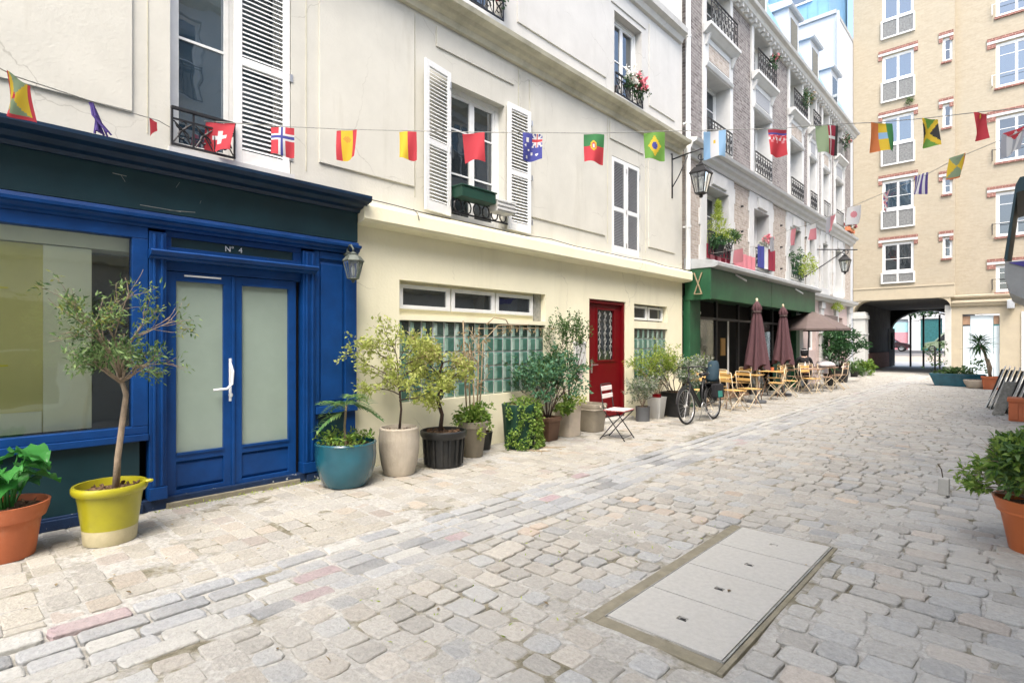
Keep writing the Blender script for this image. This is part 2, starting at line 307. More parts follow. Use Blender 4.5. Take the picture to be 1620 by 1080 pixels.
# ------------------------------------------------------------------ mesh building
FRONT = lambda s, d, z: (d, s, z)                 # left-hand row of houses, outside is +X, s runs up the street
def ENDW(y0): return lambda s, d, z: (s, y0-d, z)  # wall closing the street, outside is -Y
def OPPW(x0): return lambda s, d, z: (x0-d, s, z)  # right-hand row, outside is -X
ID = lambda x, y, z: (x, y, z)
class MB:
    def __init__(self, T=ID): self.v = []; self.f = []; self.m = []; self.T = T; self.cur = 0
    def vert(self, p): self.v.append(self.T(*p)); return len(self.v)-1
    def face(self, idx): self.f.append(tuple(idx)); self.m.append(self.cur)
    def mat(self, i): self.cur = i; return self
    def box(self, a0, a1, b0, b1, c0, c1):
        i = [self.vert(p) for p in ((a0,b0,c0),(a1,b0,c0),(a1,b1,c0),(a0,b1,c0),(a0,b0,c1),(a1,b0,c1),(a1,b1,c1),(a0,b1,c1))]
        for q in ((0,3,2,1),(4,5,6,7),(0,1,5,4),(1,2,6,5),(2,3,7,6),(3,0,4,7)): self.face([i[k] for k in q])
        return self
    def obox(self, c, ax, ay, az):
        """box from centre and three half-axis vectors"""
        c = Vector(c); ax = Vector(ax); ay = Vector(ay); az = Vector(az)
        i = [self.vert(c+sx*ax+sy*ay+sz*az) for sz in (-1, 1) for sx, sy in ((-1,-1),(1,-1),(1,1),(-1,1))]
        for q in ((0,3,2,1),(4,5,6,7),(0,1,5,4),(1,2,6,5),(2,3,7,6),(3,0,4,7)): self.face([i[k] for k in q])
        return self
    def quad(self, *p): self.face([self.vert(q) for q in p]); return self
    def profile(self, s0, s1, pts):
        """closed (d,z) outline swept from s0 to s1"""
        n = len(pts); a = [self.vert((s0, d, z)) for d, z in pts]; b = [self.vert((s1, d, z)) for d, z in pts]
        for k in range(n): self.face((a[k], a[(k+1) % n], b[(k+1) % n], b[k]))
        self.face(a[::-1]); self.face(b)
        return self
    def prism(self, poly, z0, z1):
        n = len(poly); a = [self.vert((x, y, z0)) for x, y in poly]; b = [self.vert((x, y, z1)) for x, y in poly]
        for k in range(n): self.face((a[k], a[(k+1) % n], b[(k+1) % n], b[k]))
        self.face(a[::-1]); self.face(b)
        return self
    def tube(self, pts, r, n=6, cap=True):
        pts = [Vector(p) for p in pts]; rs = r if isinstance(r, (list, tuple)) else [r]*len(pts)
        prev = None; up = None
        for k, p in enumerate(pts):
            d = (pts[min(k+1, len(pts)-1)]-pts[max(k-1, 0)])
            d = d.normalized() if d.length > 1e-9 else Vector((0, 0, 1))
            if up is None:
                up = Vector((0, 0, 1)) if abs(d.z) < .9 else Vector((1, 0, 0))
            a = up-d*up.dot(d)
            a = a.normalized() if a.length > 1e-6 else d.orthogonal().normalized()
            up = a; b = d.cross(a)
            ring = [self.vert(p+(a*cos(2*pi*j/n)+b*sin(2*pi*j/n))*rs[k]) for j in range(n)]
            if prev:
                for j in range(n): self.face((prev[j], prev[(j+1) % n], ring[(j+1) % n], ring[j]))
            elif cap: self.face(ring[::-1])
            prev = ring
        if cap: self.face(prev)
        return self
    def lathe(self, prof, n=28, c=(0, 0), sx=1., sy=1., close=True, fn=None, sq=0):
        """(r,z) outline turned round a vertical axis; fn(angle) scales r; sq>0 squares it"""
        rings = []
        for r, z in prof:
            ring = []
            for j in range(n):
                a = 2*pi*j/n; k = fn(a) if fn else 1
                if sq:
                    k *= 1/((abs(cos(a))**sq+abs(sin(a))**sq)**(1/sq))
                ring.append(self.vert((c[0]+r*k*cos(a)*sx, c[1]+r*k*sin(a)*sy, z)))
            rings.append(ring)
        for A, B in zip(rings, rings[1:]):
            for j in range(n): self.face((A[j], A[(j+1) % n], B[(j+1) % n], B[j]))
        if close: self.face(rings[0][::-1]); self.face(rings[-1])
        return self
    def ring(self, c, r, rt, axis='x', n=28, m=6, a0=0, a1=2*pi):
        full = abs(a1-a0-2*pi) < 1e-6
        pts = []
        for k in range(n+(0 if full else 1)):
            a = a0+(a1-a0)*k/n
            o = {'x': (0, cos(a)*r, sin(a)*r), 'y': (cos(a)*r, 0, sin(a)*r), 'z': (cos(a)*r, sin(a)*r, 0)}[axis]
            pts.append((Vector(c)+Vector(o), Vector(o).normalized()))
        ax = Vector({'x': (1, 0, 0), 'y': (0, 1, 0), 'z': (0, 0, 1)}[axis])
        rings = [[self.vert(p+(o*cos(2*pi*j/m)+ax*sin(2*pi*j/m))*rt) for j in range(m)] for p, o in pts]
        K = len(rings)
        for k in range(K if full else K-1):
            A, B = rings[k], rings[(k+1) % K]
            for j in range(m): self.face((A[j], A[(j+1) % m], B[(j+1) % m], B[j]))
        return self
    def leaf(self, p, d, L, W, up=None, fold=.25, droop=.15):
        """a pointed leaf of two folded halves"""
        d = d.normalized(); up = up or Vector((R.uniform(-1, 1), R.uniform(-1, 1), R.uniform(.2, 1)))
        s = d.cross(up); s = s.normalized() if s.length > 1e-5 else d.orthogonal().normalized(); n = s.cross(d)
        b = self.vert(p); m = self.vert(p+d*L*.45); t = self.vert(p+d*L-n*L*droop)
        l = self.vert(p+d*L*.45+s*W*.5+n*W*fold); r = self.vert(p+d*L*.45-s*W*.5+n*W*fold)
        self.face((b, m, t, l)); self.face((b, r, t, m))
    def build(self, name, mats, parent=None, smooth=False, bevel=0., recalc=True, world=True, label=None):
        me = bpy.data.meshes.new(name)
        off = Vector((0, 0, 0))
        if parent is not None and world:
            q = parent
            while q: off += q.location; q = q.parent
        me.from_pydata([tuple(Vector(v)-off) for v in self.v], [], self.f)
        mats = mats if isinstance(mats, (list, tuple)) else [mats]
        for m in mats: me.materials.append(m)
        me.polygons.foreach_set('material_index', self.m)
        if smooth is True: me.polygons.foreach_set('use_smooth', [True]*len(self.f))
        me.update()
        if recalc:
            bm = bmesh.new(); bm.from_mesh(me); bmesh.ops.recalc_face_normals(bm, faces=bm.faces)
            if smooth == 'auto':
                for f in bm.faces: f.smooth = True
                for e in bm.edges:
                    if len(e.link_faces) == 2 and e.calc_face_angle(0) > radians(40): e.smooth = False
            bm.to_mesh(me); bm.free()
        o = bpy.data.objects.new(name, me); COL.objects.link(o)
        if parent is not None: o.parent = parent
        if bevel > 0:
            b = o.modifiers.new('bevel', 'BEVEL'); b.width = bevel; b.segments = 2; b.limit_method = 'ANGLE'; b.angle_limit = radians(50)
        if label: o['label'] = label
        return o

def tag(o, label=None, cat=None, group=None, kind=None):
    if label: o['label'] = label
    if cat: o['category'] = cat
    if group: o['group'] = group
    if kind: o['kind'] = kind
    return o
def thing(name, label, cat, loc=(0, 0, 0), rz=0, group=None):
    o = bpy.data.objects.new(name, None); COL.objects.link(o); o.empty_display_size = .1
    o.location = loc; o.rotation_euler = (0, 0, rz)
    return tag(o, label, cat, group)
def dup(root, loc, rz, label=None, group=None):
    r = root.copy(); COL.objects.link(r); r.location = loc; r.rotation_euler = (0, 0, rz)
    if label: r['label'] = label
    if group: r['group'] = group
    for ch in list(root.children):
        c = ch.copy(); COL.objects.link(c); c.parent = r
        for g in list(ch.children):
            d = g.copy(); COL.objects.link(d); d.parent = c
    return r

def holed(mb, s0, s1, z0, z1, holes, d0, d1):
    """wall slab between depths d0 (inside) and d1 (outside) with rectangular openings (s0,s1,z0,z1)"""
    S = sorted({s0, s1, *[h[0] for h in holes], *[h[1] for h in holes]}); S = [s for s in S if s0 <= s <= s1]
    Z = sorted({z0, z1, *[h[2] for h in holes], *[h[3] for h in holes]}); Z = [z for z in Z if z0 <= z <= z1]
    cell = lambda i, j: 0 <= i < len(S)-1 and 0 <= j < len(Z)-1 and not any(h[0] <= (S[i]+S[i+1])/2 <= h[1] and h[2] <= (Z[j]+Z[j+1])/2 <= h[3] for h in holes)
    cache = {}
    def V(i, j, d):
        k = (i, j, d)
        if k not in cache: cache[k] = mb.vert((S[i], d, Z[j]))
        return cache[k]
    for i in range(len(S)-1):
        for j in range(len(Z)-1):
            if not cell(i, j): continue
            mb.face((V(i, j, d1), V(i+1, j, d1), V(i+1, j+1, d1), V(i, j+1, d1)))
            mb.face((V(i, j, d0), V(i, j+1, d0), V(i+1, j+1, d0), V(i+1, j, d0)))
            if not cell(i-1, j): mb.face((V(i, j, d0), V(i, j, d1), V(i, j+1, d1), V(i, j+1, d0)))
            if not cell(i+1, j): mb.face((V(i+1, j, d0), V(i+1, j+1, d0), V(i+1, j+1, d1), V(i+1, j, d1)))
            if not cell(i, j-1): mb.face((V(i, j, d0), V(i+1, j, d0), V(i+1, j, d1), V(i, j, d1)))
            if not cell(i, j+1): mb.face((V(i, j+1, d0), V(i, j+1, d1), V(i+1, j+1, d1), V(i+1, j+1, d0)))
    return mb

def window(T, parent, s0, s1, z0, z1, d, fm=None, gm=None, sashes=2, bars=(.5,), fw=.05, sash=.045, curtain=None, label=None):
    """casement: outer frame, sashes with glazing bars; the pane is its sub-part"""
    fm = fm or M['whitep']; gm = gm or GL
    mb = MB(T)
    mb.box(s0, s1, d, d+.07, z0, z0+fw).box(s0, s1, d, d+.07, z1-fw, z1)
    mb.box(s0, s0+fw, d, d+.07, z0+fw, z1-fw).box(s1-fw, s1, d, d+.07, z0+fw, z1-fw)
    a, b = s0+fw, s1-fw; w = (b-a)/sashes; zz0, zz1 = z0+fw, z1-fw
    for k in range(sashes):
        x0, x1 = a+k*w+.002, a+(k+1)*w-.002
        mb.box(x0, x1, d+.012, d+.055, zz0, zz0+sash).box(x0, x1, d+.012, d+.055, zz1-sash, zz1)
        mb.box(x0, x0+sash, d+.012, d+.055, zz0+sash, zz1-sash).box(x1-sash, x1, d+.012, d+.055, zz0+sash, zz1-sash)
        for t in bars:
            zb = zz0+(zz1-zz0)*t; mb.box(x0+sash, x1-sash, d+.02, d+.045, zb-.012, zb+.012)
    o = mb.build('window', fm, parent, label=label)
    MB(T).box(s0+.01, s1-.01, d+.026, d+.032, z0+.01, z1-.01).build('pane', gm, o)
    if curtain:
        c = MB(T); n = 16
        for k in range(n):
            x0 = s0+.03+(s1-s0-.06)*k/n; x1 = s0+.03+(s1-s0-.06)*(k+1)/n
            e = .02*(k % 2)
            c.quad((x0, d-.03-e, z0), (x1, d-.03-.02+e, z0), (x1, d-.03-.02+e, z1), (x0, d-.03-e, z1))
        c.build('curtain', curtain, o)
    return o

def railing(T, parent, s0, s1, z0, z1, d, mat=None, scroll=True, name='railing'):
    """wrought iron guard with rails, bars and scrolls"""
    mat = mat or M['black']; mb = MB(T); h = z1-z0
    mb.box(s0, s1, d-.018, d+.018, z1-.025, z1).box(s0, s1, d-.01, d+.01, z0, z0+.02)
    mb.box(s0, s1, d-.008, d+.008, z1-.12, z1-.105)
    n = max(3, int((s1-s0)/.19)); w = (s1-s0)/n
    for k in range(n+1):
        x = min(max(s0+k*w, s0+.008), s1-.008)
        mb.box(x-.008, x+.008, d-.007, d+.007, z0+.02, z1-.026)
    if scroll:
        for k in range(n):
            cx = s0+(k+.5)*w; rr = min(w*.36, h*.16)
            for zc, a in ((z0+h*.27, 0), (z0+h*.60, pi)):
                pts = [(cx+cos(a+t*.55)*rr*(1-t/13), d, zc+sin(a+t*.55)*rr*1.25*(1-t/13)) for t in range(11)]
                mb.tube(pts, .009, 4)
            mb.tube([(cx-w*.4, d, z0+.03), (cx, d, z0+h*.45), (cx+w*.4, d, z1-.13)], .007, 4)
            mb.tube([(cx+w*.4, d, z0+.03), (cx, d, z0+h*.45), (cx-w*.4, d, z1-.13)], .007, 4)
    return mb.build(name, mat, parent)

def text(body, T3, size, mat, name, parent=None, extrude=.002, rot=None, loc=None):
    c = bpy.data.curves.new(name, 'FONT'); c.body = body; c.size = size; c.extrude = extrude; c.align_x = 'CENTER'; c.align_y = 'CENTER'
    tmp = bpy.data.objects.new(name, c); COL.objects.link(tmp)
    tmp.rotation_euler = rot; tmp.location = loc
    bpy.context.view_layer.update()
    dg = bpy.context.evaluated_depsgraph_get(); me = bpy.data.meshes.new_from_object(tmp.evaluated_get(dg))
    me.transform(tmp.matrix_world); bpy.data.objects.remove(tmp)
    off = Vector((0, 0, 0)); q = parent
    while q: off += q.location; q = q.parent
    me.transform(Matrix.Translation(-off)); me.materials.clear(); me.materials.append(mat)
    o = bpy.data.objects.new(name, me); COL.objects.link(o)
    if parent: o.parent = parent
    return o
# ------------------------------------------------------------------ camera, light, world
cam = bpy.data.cameras.new('camera'); camo = bpy.data.objects.new('camera', cam); COL.objects.link(camo)
SC.camera = camo
cam.sensor_width = 36; cam.lens = 868/1620*36; cam.clip_start = .05; cam.clip_end = 2000
cam.shift_y = 3/1620
camo.location = (5.8, 0, 1.5); camo.rotation_euler = (radians(90), 0, math.atan(810/868))
w = bpy.data.worlds.new('World'); SC.world = w; w.use_nodes = True
N, L = w.node_tree.nodes, w.node_tree.links
sky = N.new('ShaderNodeTexSky'); sky.sky_type = 'NISHITA'; sky.sun_disc = False
SUN_EL, SUN_AZ = 58, 140            # azimuth clockwise from +Y
sky.sun_elevation = radians(SUN_EL); sky.sun_rotation = radians(SUN_AZ); sky.dust_density = 4; sky.air_density = 1.; sky.ozone_density = .6
L.new(sky.outputs[0], N['Background'].inputs[0]); N['Background'].inputs[1].default_value = .15
sl = bpy.data.lights.new('sun', 'SUN'); sl.energy = .9; sl.angle = radians(30); sl.color = (1, .975, .94)
so = bpy.data.objects.new('sun', sl); COL.objects.link(so); so.location = (20, -10, 30)
sd = Vector((sin(radians(SUN_AZ))*cos(radians(SUN_EL)), cos(radians(SUN_AZ))*cos(radians(SUN_EL)), sin(radians(SUN_EL))))
so.rotation_euler = (-sd).to_track_quat('-Z', 'Y').to_euler()
SC.view_settings.view_transform = 'Standard'; SC.view_settings.look = 'None'
SC.view_settings.exposure = 1.92; SC.view_settings.gamma = 1
SC.cycles.use_denoising = True
SC.cycles.max_bounces = 8; SC.cycles.diffuse_bounces = 5; SC.cycles.transparent_max_bounces = 12
SC.cycles.sample_clamp_indirect = 8

# ------------------------------------------------------------------ ground
g = MB(); g.quad((-600, -600, -.12), (600, -600, -.12), (600, 900, -.12), (-600, 900, -.12))
tag(g.build('ground', M['ground']), kind='structure')
def zp(x): return -.028*math.exp(-((x-2.38)/.33)**2)
def nz(x, y, s): return noise.noise(Vector((x*s, y*s, 3.3)))
# bedding / joint surface
XW = 7.4
def joint_sheet():
    xs = [i*.06-.06 for i in range(int((XW+.12)/.06)+1)]
    ys = []; y = -2.6
    while y < 33.3: ys.append(y); y += .06 if y < 7.5 else (.12 if y < 14 else .4)
    ys.append(33.4)
    v = []; f = []
    for y in ys:
        for x in xs:
            left = 1 if x < 2.0 else 0
            z = zp(x)-.0048+.006*nz(x, y, 7)+.015*min(0, nz(x, y, 1.4)*1.8-.25)*(0.2 if left else 1)+(.001 if left else 0)
            v.append((x, y, min(z, -.002)))
    nx = len(xs)
    for j in range(len(ys)-1):
        for i in range(nx-1): f.append((j*nx+i, j*nx+i+1, (j+1)*nx+i+1, (j+1)*nx+i))
    me = bpy.data.meshes.new('street_bedding'); me.from_pydata(v, [], f); me.materials.append(M['mortar'])
    me.polygons.foreach_set('use_smooth', [True]*len(f)); me.update()
    o = bpy.data.objects.new('street_bedding', me); COL.objects.link(o); tag(o, kind='structure')
joint_sheet()
class Cob:
    def __init__(self): self.v = []; self.f = []; self.c = []
    def stone(self, cx, cy, hx, hy, ang, tone, rough, zt, n=10, bev=.91):
        b = len(self.v); ca, sa = cos(ang), sin(ang)
        out = []; n = 12; m_ = min(hx, hy)
        tx, ty = R.uniform(-.03, .03)*rough, R.uniform(-.03, .03)*rough
        sk = R.uniform(-.05, .05)*rough; raw = []
        for sx_, sy_ in ((1, 1), (-1, 1), (-1, -1), (1, -1)):
            c1, c2 = m_*R.uniform(.10, .12+.28*rough), m_*R.uniform(.10, .12+.28*rough); j1, j2 = 1+R.uniform(-.10, .03)*rough, 1+R.uniform(-.10, .03)*rough
            pa = (sx_*hx*j1, sy_*(hy*j2-c2)); pb = (sx_*(hx*j1-c1), sy_*hy*j2)
            mid_ = ((0 if sx_*sy_ > 0 else sx_*hx*R.uniform(.95, 1.03)), (sy_*hy*R.uniform(.95, 1.04) if sx_*sy_ > 0 else 0))
            raw += [pa, pb, mid_] if sx_*sy_ > 0 else [pb, pa, mid_]
        for x, y in raw:
            x += sk*y; x += R.uniform(-1, 1)*.012*rough*m_*4; y += R.uniform(-1, 1)*.012*rough*m_*4
            out.append((x*ca-y*sa, x*sa+y*ca))
        z0 = zp(cx)
        for s, z in ((1, -.035), (1, zt-.006), (.95, zt-.001), (bev, zt+.001)):
            for x, y in out:
                self.v.append((cx+x*s, cy+y*s, z0+z+(tx*x+ty*y if z > -.03 else 0)))
        for r in range(3):
            for k in range(n): self.f.append((b+r*n+k, b+r*n+(k+1) % n, b+(r+1)*n+(k+1) % n, b+(r+1)*n+k)); self.c.append(tone)
        self.f.append(tuple(b+3*n+k for k in range(n))); self.c.append(tone)
    def build(self, name):
        me = bpy.data.meshes.new(name); me.from_pydata(self.v, [], self.f); me.materials.append(M['stone'])
        at = me.attributes.new('tone', 'FLOAT_COLOR', 'FACE')
        at.data.foreach_set('color', [q for c in self.c for q in (*c, 1)])
        me.update()
        o = bpy.data.objects.new(name, me); COL.objects.link(o); tag(o, kind='structure')
def mixc(a, b, t): return tuple(a[i]*(1-t)+b[i]*t for i in range(3))
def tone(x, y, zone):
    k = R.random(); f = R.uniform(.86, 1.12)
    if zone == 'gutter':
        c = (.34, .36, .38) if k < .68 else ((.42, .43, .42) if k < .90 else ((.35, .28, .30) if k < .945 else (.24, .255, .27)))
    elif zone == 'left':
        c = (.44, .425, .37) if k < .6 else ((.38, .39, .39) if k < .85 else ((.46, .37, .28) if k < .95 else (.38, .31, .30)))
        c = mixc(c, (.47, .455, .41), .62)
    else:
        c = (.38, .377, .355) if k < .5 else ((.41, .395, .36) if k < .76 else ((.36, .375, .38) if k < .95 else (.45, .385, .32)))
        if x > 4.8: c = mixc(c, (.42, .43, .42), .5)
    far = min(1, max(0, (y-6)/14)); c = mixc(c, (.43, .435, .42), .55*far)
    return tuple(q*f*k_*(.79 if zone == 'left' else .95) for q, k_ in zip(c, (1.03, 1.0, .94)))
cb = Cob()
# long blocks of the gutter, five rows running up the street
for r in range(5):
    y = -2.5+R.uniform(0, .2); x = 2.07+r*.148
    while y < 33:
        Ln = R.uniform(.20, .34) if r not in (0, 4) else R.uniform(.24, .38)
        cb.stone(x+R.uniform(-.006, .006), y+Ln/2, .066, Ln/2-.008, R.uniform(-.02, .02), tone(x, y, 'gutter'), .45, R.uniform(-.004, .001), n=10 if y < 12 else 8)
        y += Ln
def inman(x, y): return 3.95 < x < 4.86 and 2.42 < y < 4.64
def rows(x0, x1, zone, px, py, rough, zt):
    y = -2.5
    while y < 33:
        th = R.uniform(*py); x = x0+R.uniform(-.1, .05)
        bend = R.uniform(-.02, .02)
        while x < x1-.03:
            lx = R.uniform(*px)
            if zone == 'right' and x > 4.9: lx *= 1.22
            xa, xb = max(x, x0), min(x+lx, x1)
            if 2.43 < y+th/2 < 4.64 and xb > 4.025 and xa < 4.805:
                if xa < 4.025 and 4.025-xa > xb-4.805: xb = 4.02
                elif xb > 4.805: xa = 4.81
                else: xb = xa
            if xb-xa > .07:
                cx = (xa+xb)/2; cy = y+th/2+.035*sin(cx*1.1+y*.5)+bend
                if True:
                    gap = .006 if zone == 'left' else R.uniform(.005, .012)
                    if cx > 4.9: gap *= .8
                    z = R.uniform(*zt)
                    if zone == 'left' and nz(cx, cy, .9) > -.05+.0*cx and R.random() < .45: z -= .006
                    cb.stone(cx, cy, (xb-xa)/2-gap, th/2-gap, R.uniform(-.06, .06)*rough, tone(cx, cy, zone), rough, z, n=12 if y < 8 else 8)
            x += lx
        y += th*(1 if y < 16 else 1.06)
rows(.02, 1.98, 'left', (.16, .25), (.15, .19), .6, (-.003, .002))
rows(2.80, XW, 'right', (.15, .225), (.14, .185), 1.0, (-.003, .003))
cb.build('cobblestones')

# concrete service cover let into the paving
cov = thing('service_cover', 'long concrete service cover of four slabs let into the cobbles', 'manhole cover', (4.44, 3.57, 0))
mb = MB(); X0, X1, Y0, Y1 = 4.12, 4.76, 2.57, 4.56
mb.box(X0-.09, X0-.012, Y0-.10, Y1+.02, -.05, -.001).box(X1+.012, X1+.04, Y0-.10, Y1+.02, -.05, -.001).box(X0-.012, X1+.012, Y0-.10, Y0-.012, -.05, -.001).box(X0-.012, X1+.012, Y1+.012, Y1+.02, -.05, -.001)
mb.build('surround', M['cement'], cov, bevel=.004)
mb = MB(); mb.box(X0-.012, X1+.012, Y0-.012, Y1+.012, -.05, -.016); mb.build('frame_bed', M['black'], cov)
mb = MB(); mb.box(X1+.001, X1+.010, Y0-.008, Y1+.008, -.03, .004).box(X0-.010, X0-.004, Y0-.008, Y1+.008, -.03, .003); mb.build('frame', M['oldmetal'], cov)
for k in range(4):
    ya, yb = Y0+k*.4975+.004, Y0+(k+1)*.4975-.004; cx, cy = (X0+X1)/2, (ya+yb)/2
    mb = MB(lambda s, d, z: (s, d, z))
    # slab with a square keyhole
    S = [X0, cx-.028, cx+.028, X1-.006]; Q = [ya, cy-.022, cy+.022, yb]
    for i in range(3):
        for j in range(3):
            zt = .003 if (i, j) != (1, 1) else -.012
            mb.box(S[i], S[i+1], Q[j], Q[j+1], -.016, zt)
    sl_ = mb.build('slab', M['concrete'], cov)
    kb = MB(); kb.obox((cx, cy, -.006), (.014, .003, 0), (-.003, .014, 0), (0, 0, .005)).box(cx-.024, cx+.024, cy-.004, cy+.004, -.011, -.004)
    kb.build('lifting_key', M['concrete'] if k == 3 else M['black'], sl_)

# ------------------------------------------------------------------ street beyond the passage
mb = MB(); mb.quad((-1.2, 33.3, -.004), (8, 33.3, -.004), (8, 44, -.004), (-1.2, 44, -.004)); tag(mb.build('passage_floor', M['concrete']), kind='structure')
mb = MB(); mb.quad((-9, 44, -.004), (14, 44, -.004), (14, 51, .12), (-9, 51, .12)); tag(mb.build('far_forecourt', M['concrete']), kind='structure')
mb = MB(); mb.quad((-30, 51, .12), (30, 51, .12), (30, 62, .58), (-30, 62, .58)); tag(mb.build('far_pavement', M['sand']), kind='structure')
mb = MB(); mb.quad((-60, 62, .58), (60, 62, .58), (60, 76, .7), (-60, 76, .7)); tag(mb.build('far_road', M['asphalt']), kind='structure')

# ------------------------------------------------------------------ cream house (left, nearest): upper storeys and yellow ground floor
H = thing('cream_house', 'cream rendered house with panelled upper storeys above the blue shopfront and yellow ground floor', 'house', (0, 5, 0))
UP = [(1.56, 2.71, 3.32, 5.6), (4.96, 6.05, 3.22, 5.12), (9.03, 10.08, 3.26, 5.12),
      (1.56, 2.71, 6.36, 8.2), (4.9, 6.0, 6.36, 8.15), (9.12, 10.16, 6.33, 7.95),
      (1.56, 2.71, 9.0, 10.8), (4.9, 6.0, 9.0, 10.8), (9.12, 10.16, 9.0, 10.8)]
mb = holed(MB(FRONT), -6, 12.0, 3.1, 5.95, [h for h in UP if h[3] < 6], -.28, 0); mb.build('wall', M['cream'], H, label='warm cream first floor wall')
mb = holed(MB(FRONT), -6, 12.0, 5.95, 12, [h for h in UP if h[3] > 6], -.28, 0)
mb.box(-6, 12.0, -6, -.28, 5.95, 12); mb.build('wall', M['cream2'], H, label='pale cream upper wall')
mb = MB(FRONT); mb.box(-6, 12.0, -6, -.75, -.05, 5.94); mb.build('inner_wall', M['dark'], H)
mb = MB(FRONT); mb.box(-6, 12.1, -6.2, .35, 12, 12.2).profile(-6, 12.1, [(.35, 12.2), (-3, 14.2), (-6.2, 12.2)]); mb.build('roof', M['zinc'], H)
# string courses
prof = lambda z: [(0, z-.26), (.05, z-.25), (.07, z-.17), (.13, z-.14), (.16, z-.09), (.27, z-.06), (.29, z), (0, z+.045)]
mb = MB(FRONT); mb.profile(-6, 11.9, prof(6.10)); mb.build('string_course', M['mould'], H, label='weathered stone ledge under the second floor windows')
mb = MB(FRONT); mb.profile(-6, 11.9, [(0, 8.38), (.06, 8.40), (.10, 8.5), (.2, 8.55), (.22, 8.66), (0, 8.70)]); mb.build('string_course', M['cream2'], H)
# raised panels with a thin surround
def panel(s0, s1, z0, z1, m):
    mb = MB(FRONT); mb.profile(s0, s1, [(0, z0-.0), (.022, z0+.004), (.022, z1-.004), (0, z1)])
    mb.build('panel', m, H, bevel=.003)
for s0, s1, z0, z1 in ((-3.5, 1.26, 3.55, 5.72), (3.03, 4.34, 3.53, 5.72), (4.71, 6.24, 5.5, 5.78), (6.62, 8.78, 3.53, 5.72), (8.95, 10.2, 5.42, 5.78), (10.42, 11.6, 3.53, 5.72)):
    panel(s0, s1, z0, z1, M['cream'])
for s0, s1, z0, z1 in ((-3.5, 1.26, 6.52, 8.25), (3.03, 4.6, 6.52, 8.25), (6.33, 8.81, 6.52, 8.25), (9.0, 10.3, 8.06, 8.28), (10.45, 11.6, 6.52, 8.25)):
    panel(s0, s1, z0, z1, M['cream2'])
mb = MB(FRONT)
for s in (1.38, 2.88, 4.36, 6.36, 8.88, 10.32): mb.box(s-.004, s+.004, 0, .006, 3.4, 5.8)
mb.build('render_joints', M['mould'], H)
# surrounds of openings and sills
for (s0, s1, z0, z1) in UP[:6]:
    mb = MB(FRONT); mb.box(s0-.02, s1+.02, -.27, .045, z0-.07, z0-.002); mb.build('sill', M['mould'] if s0 == 4.96 else M['whitew'], H)
# windows
for k, (s0, s1, z0, z1) in enumerate(UP):
    if k == 2: continue
    wd = window(FRONT, H, s0, s1, z0, z1, -.22 if k != 1 else -.2, sashes=2, bars=(.36, .72) if k in (1,) else (.5,),
                gm=GLSKY if k == 0 else GL, curtain=M['curtain'] if k in (4, 5) else None, fw=.07)
    if k in (0, 3, 4, 5): railing(FRONT, wd, s0, 2.125 if k == 0 else s1, z0+.02, z0+(.38 if k == 0 else .42), .03)
# low guard under the flower boxes
mb = MB(FRONT); mb.box(4.96, 6.05, .05, .07, 3.30, 3.32).box(4.96, 6.05, .05, .07, 3.50, 3.52)
for k in range(6):
    c = 5.05+k*.18; mb.tube([(c+.07*cos(t*.7), .06, 3.41+.09*sin(t*.7)) for t in range(10)], .011, 5)
mb.build('guard', M['black'], H)
# louvred shutters
def shutter(s0, s1, z0, z1, d, mats=M['whitep'], pitch=.047, mid=.46, label=None, fine=False, swing=0):
    def T(s, dd, z):
        if not swing: return (dd, s, z)
        h, sg = (s1, -1) if swing > 0 else (s0, 1)
        q = abs(s-h); a = abs(swing)
        return (d+(dd-d)*cos(a)+q*sin(a), h+sg*q*cos(a)+(dd-d)*sin(a)*(1 if sg < 0 else -1)*0, z)
    mb = MB(T); st = .075; e = d+.032
    mb.box(s0, s0+st, d, e, z0, z1).box(s1-st, s1, d, e, z0, z1)
    zm = z0+(z1-z0)*mid
    segs = [(z0+.13, zm-.04), (zm+.04, z1-.08)]
    mb.box(s0+st, s1-st, d, e, z0, z0+.13).box(s0+st, s1-st, d, e, zm-.04, zm+.04).box(s0+st, s1-st, d, e, z1-.08, z1)
    o = mb.build('shutter', mats, H, bevel=.003, label=label)
    sl = MB(T)
    for a, b in segs:
        n = int((b-a)/pitch)
        for k in range(n):
            z = a+(b-a)*(k+.5)/n
            sl.profile(s0+st, s1-st, [(d+.001, z+.017), (d+.029, z-.013), (d+.031, z-.009), (d+.003, z+.021)])
    sl.build('louvres', M['mesh'] if fine else mats, o)
    hg = MB(T)
    for z in (z0+.18, z1-.18, zm): hg.box(s1-.01 if s0 != 2.12 else s1-.012, s1+.03, e-.004, e+.012, z-.04, z+.04)
    hg.build('hinge', M['steel'], o)
shutter(2.13, 2.70, 3.33, 5.58, -.035, label='white louvred shutter closed over half the window')
shutter(4.42, 4.93, 3.24, 5.20, .03, swing=.16, label='open white louvred shutter left of the flower box window')
shutter(6.07, 6.60, 3.24, 5.18, .03, label='open white louvred shutter right of the flower box window')
shutter(9.04, 9.55, 3.27, 5.11, -.035, fine=True, pitch=.03, label='closed shutter leaf with grey slats')
shutter(9.56, 10.07, 3.27, 5.11, -.035, fine=True, pitch=.03, label='closed shutter leaf with grey slats')

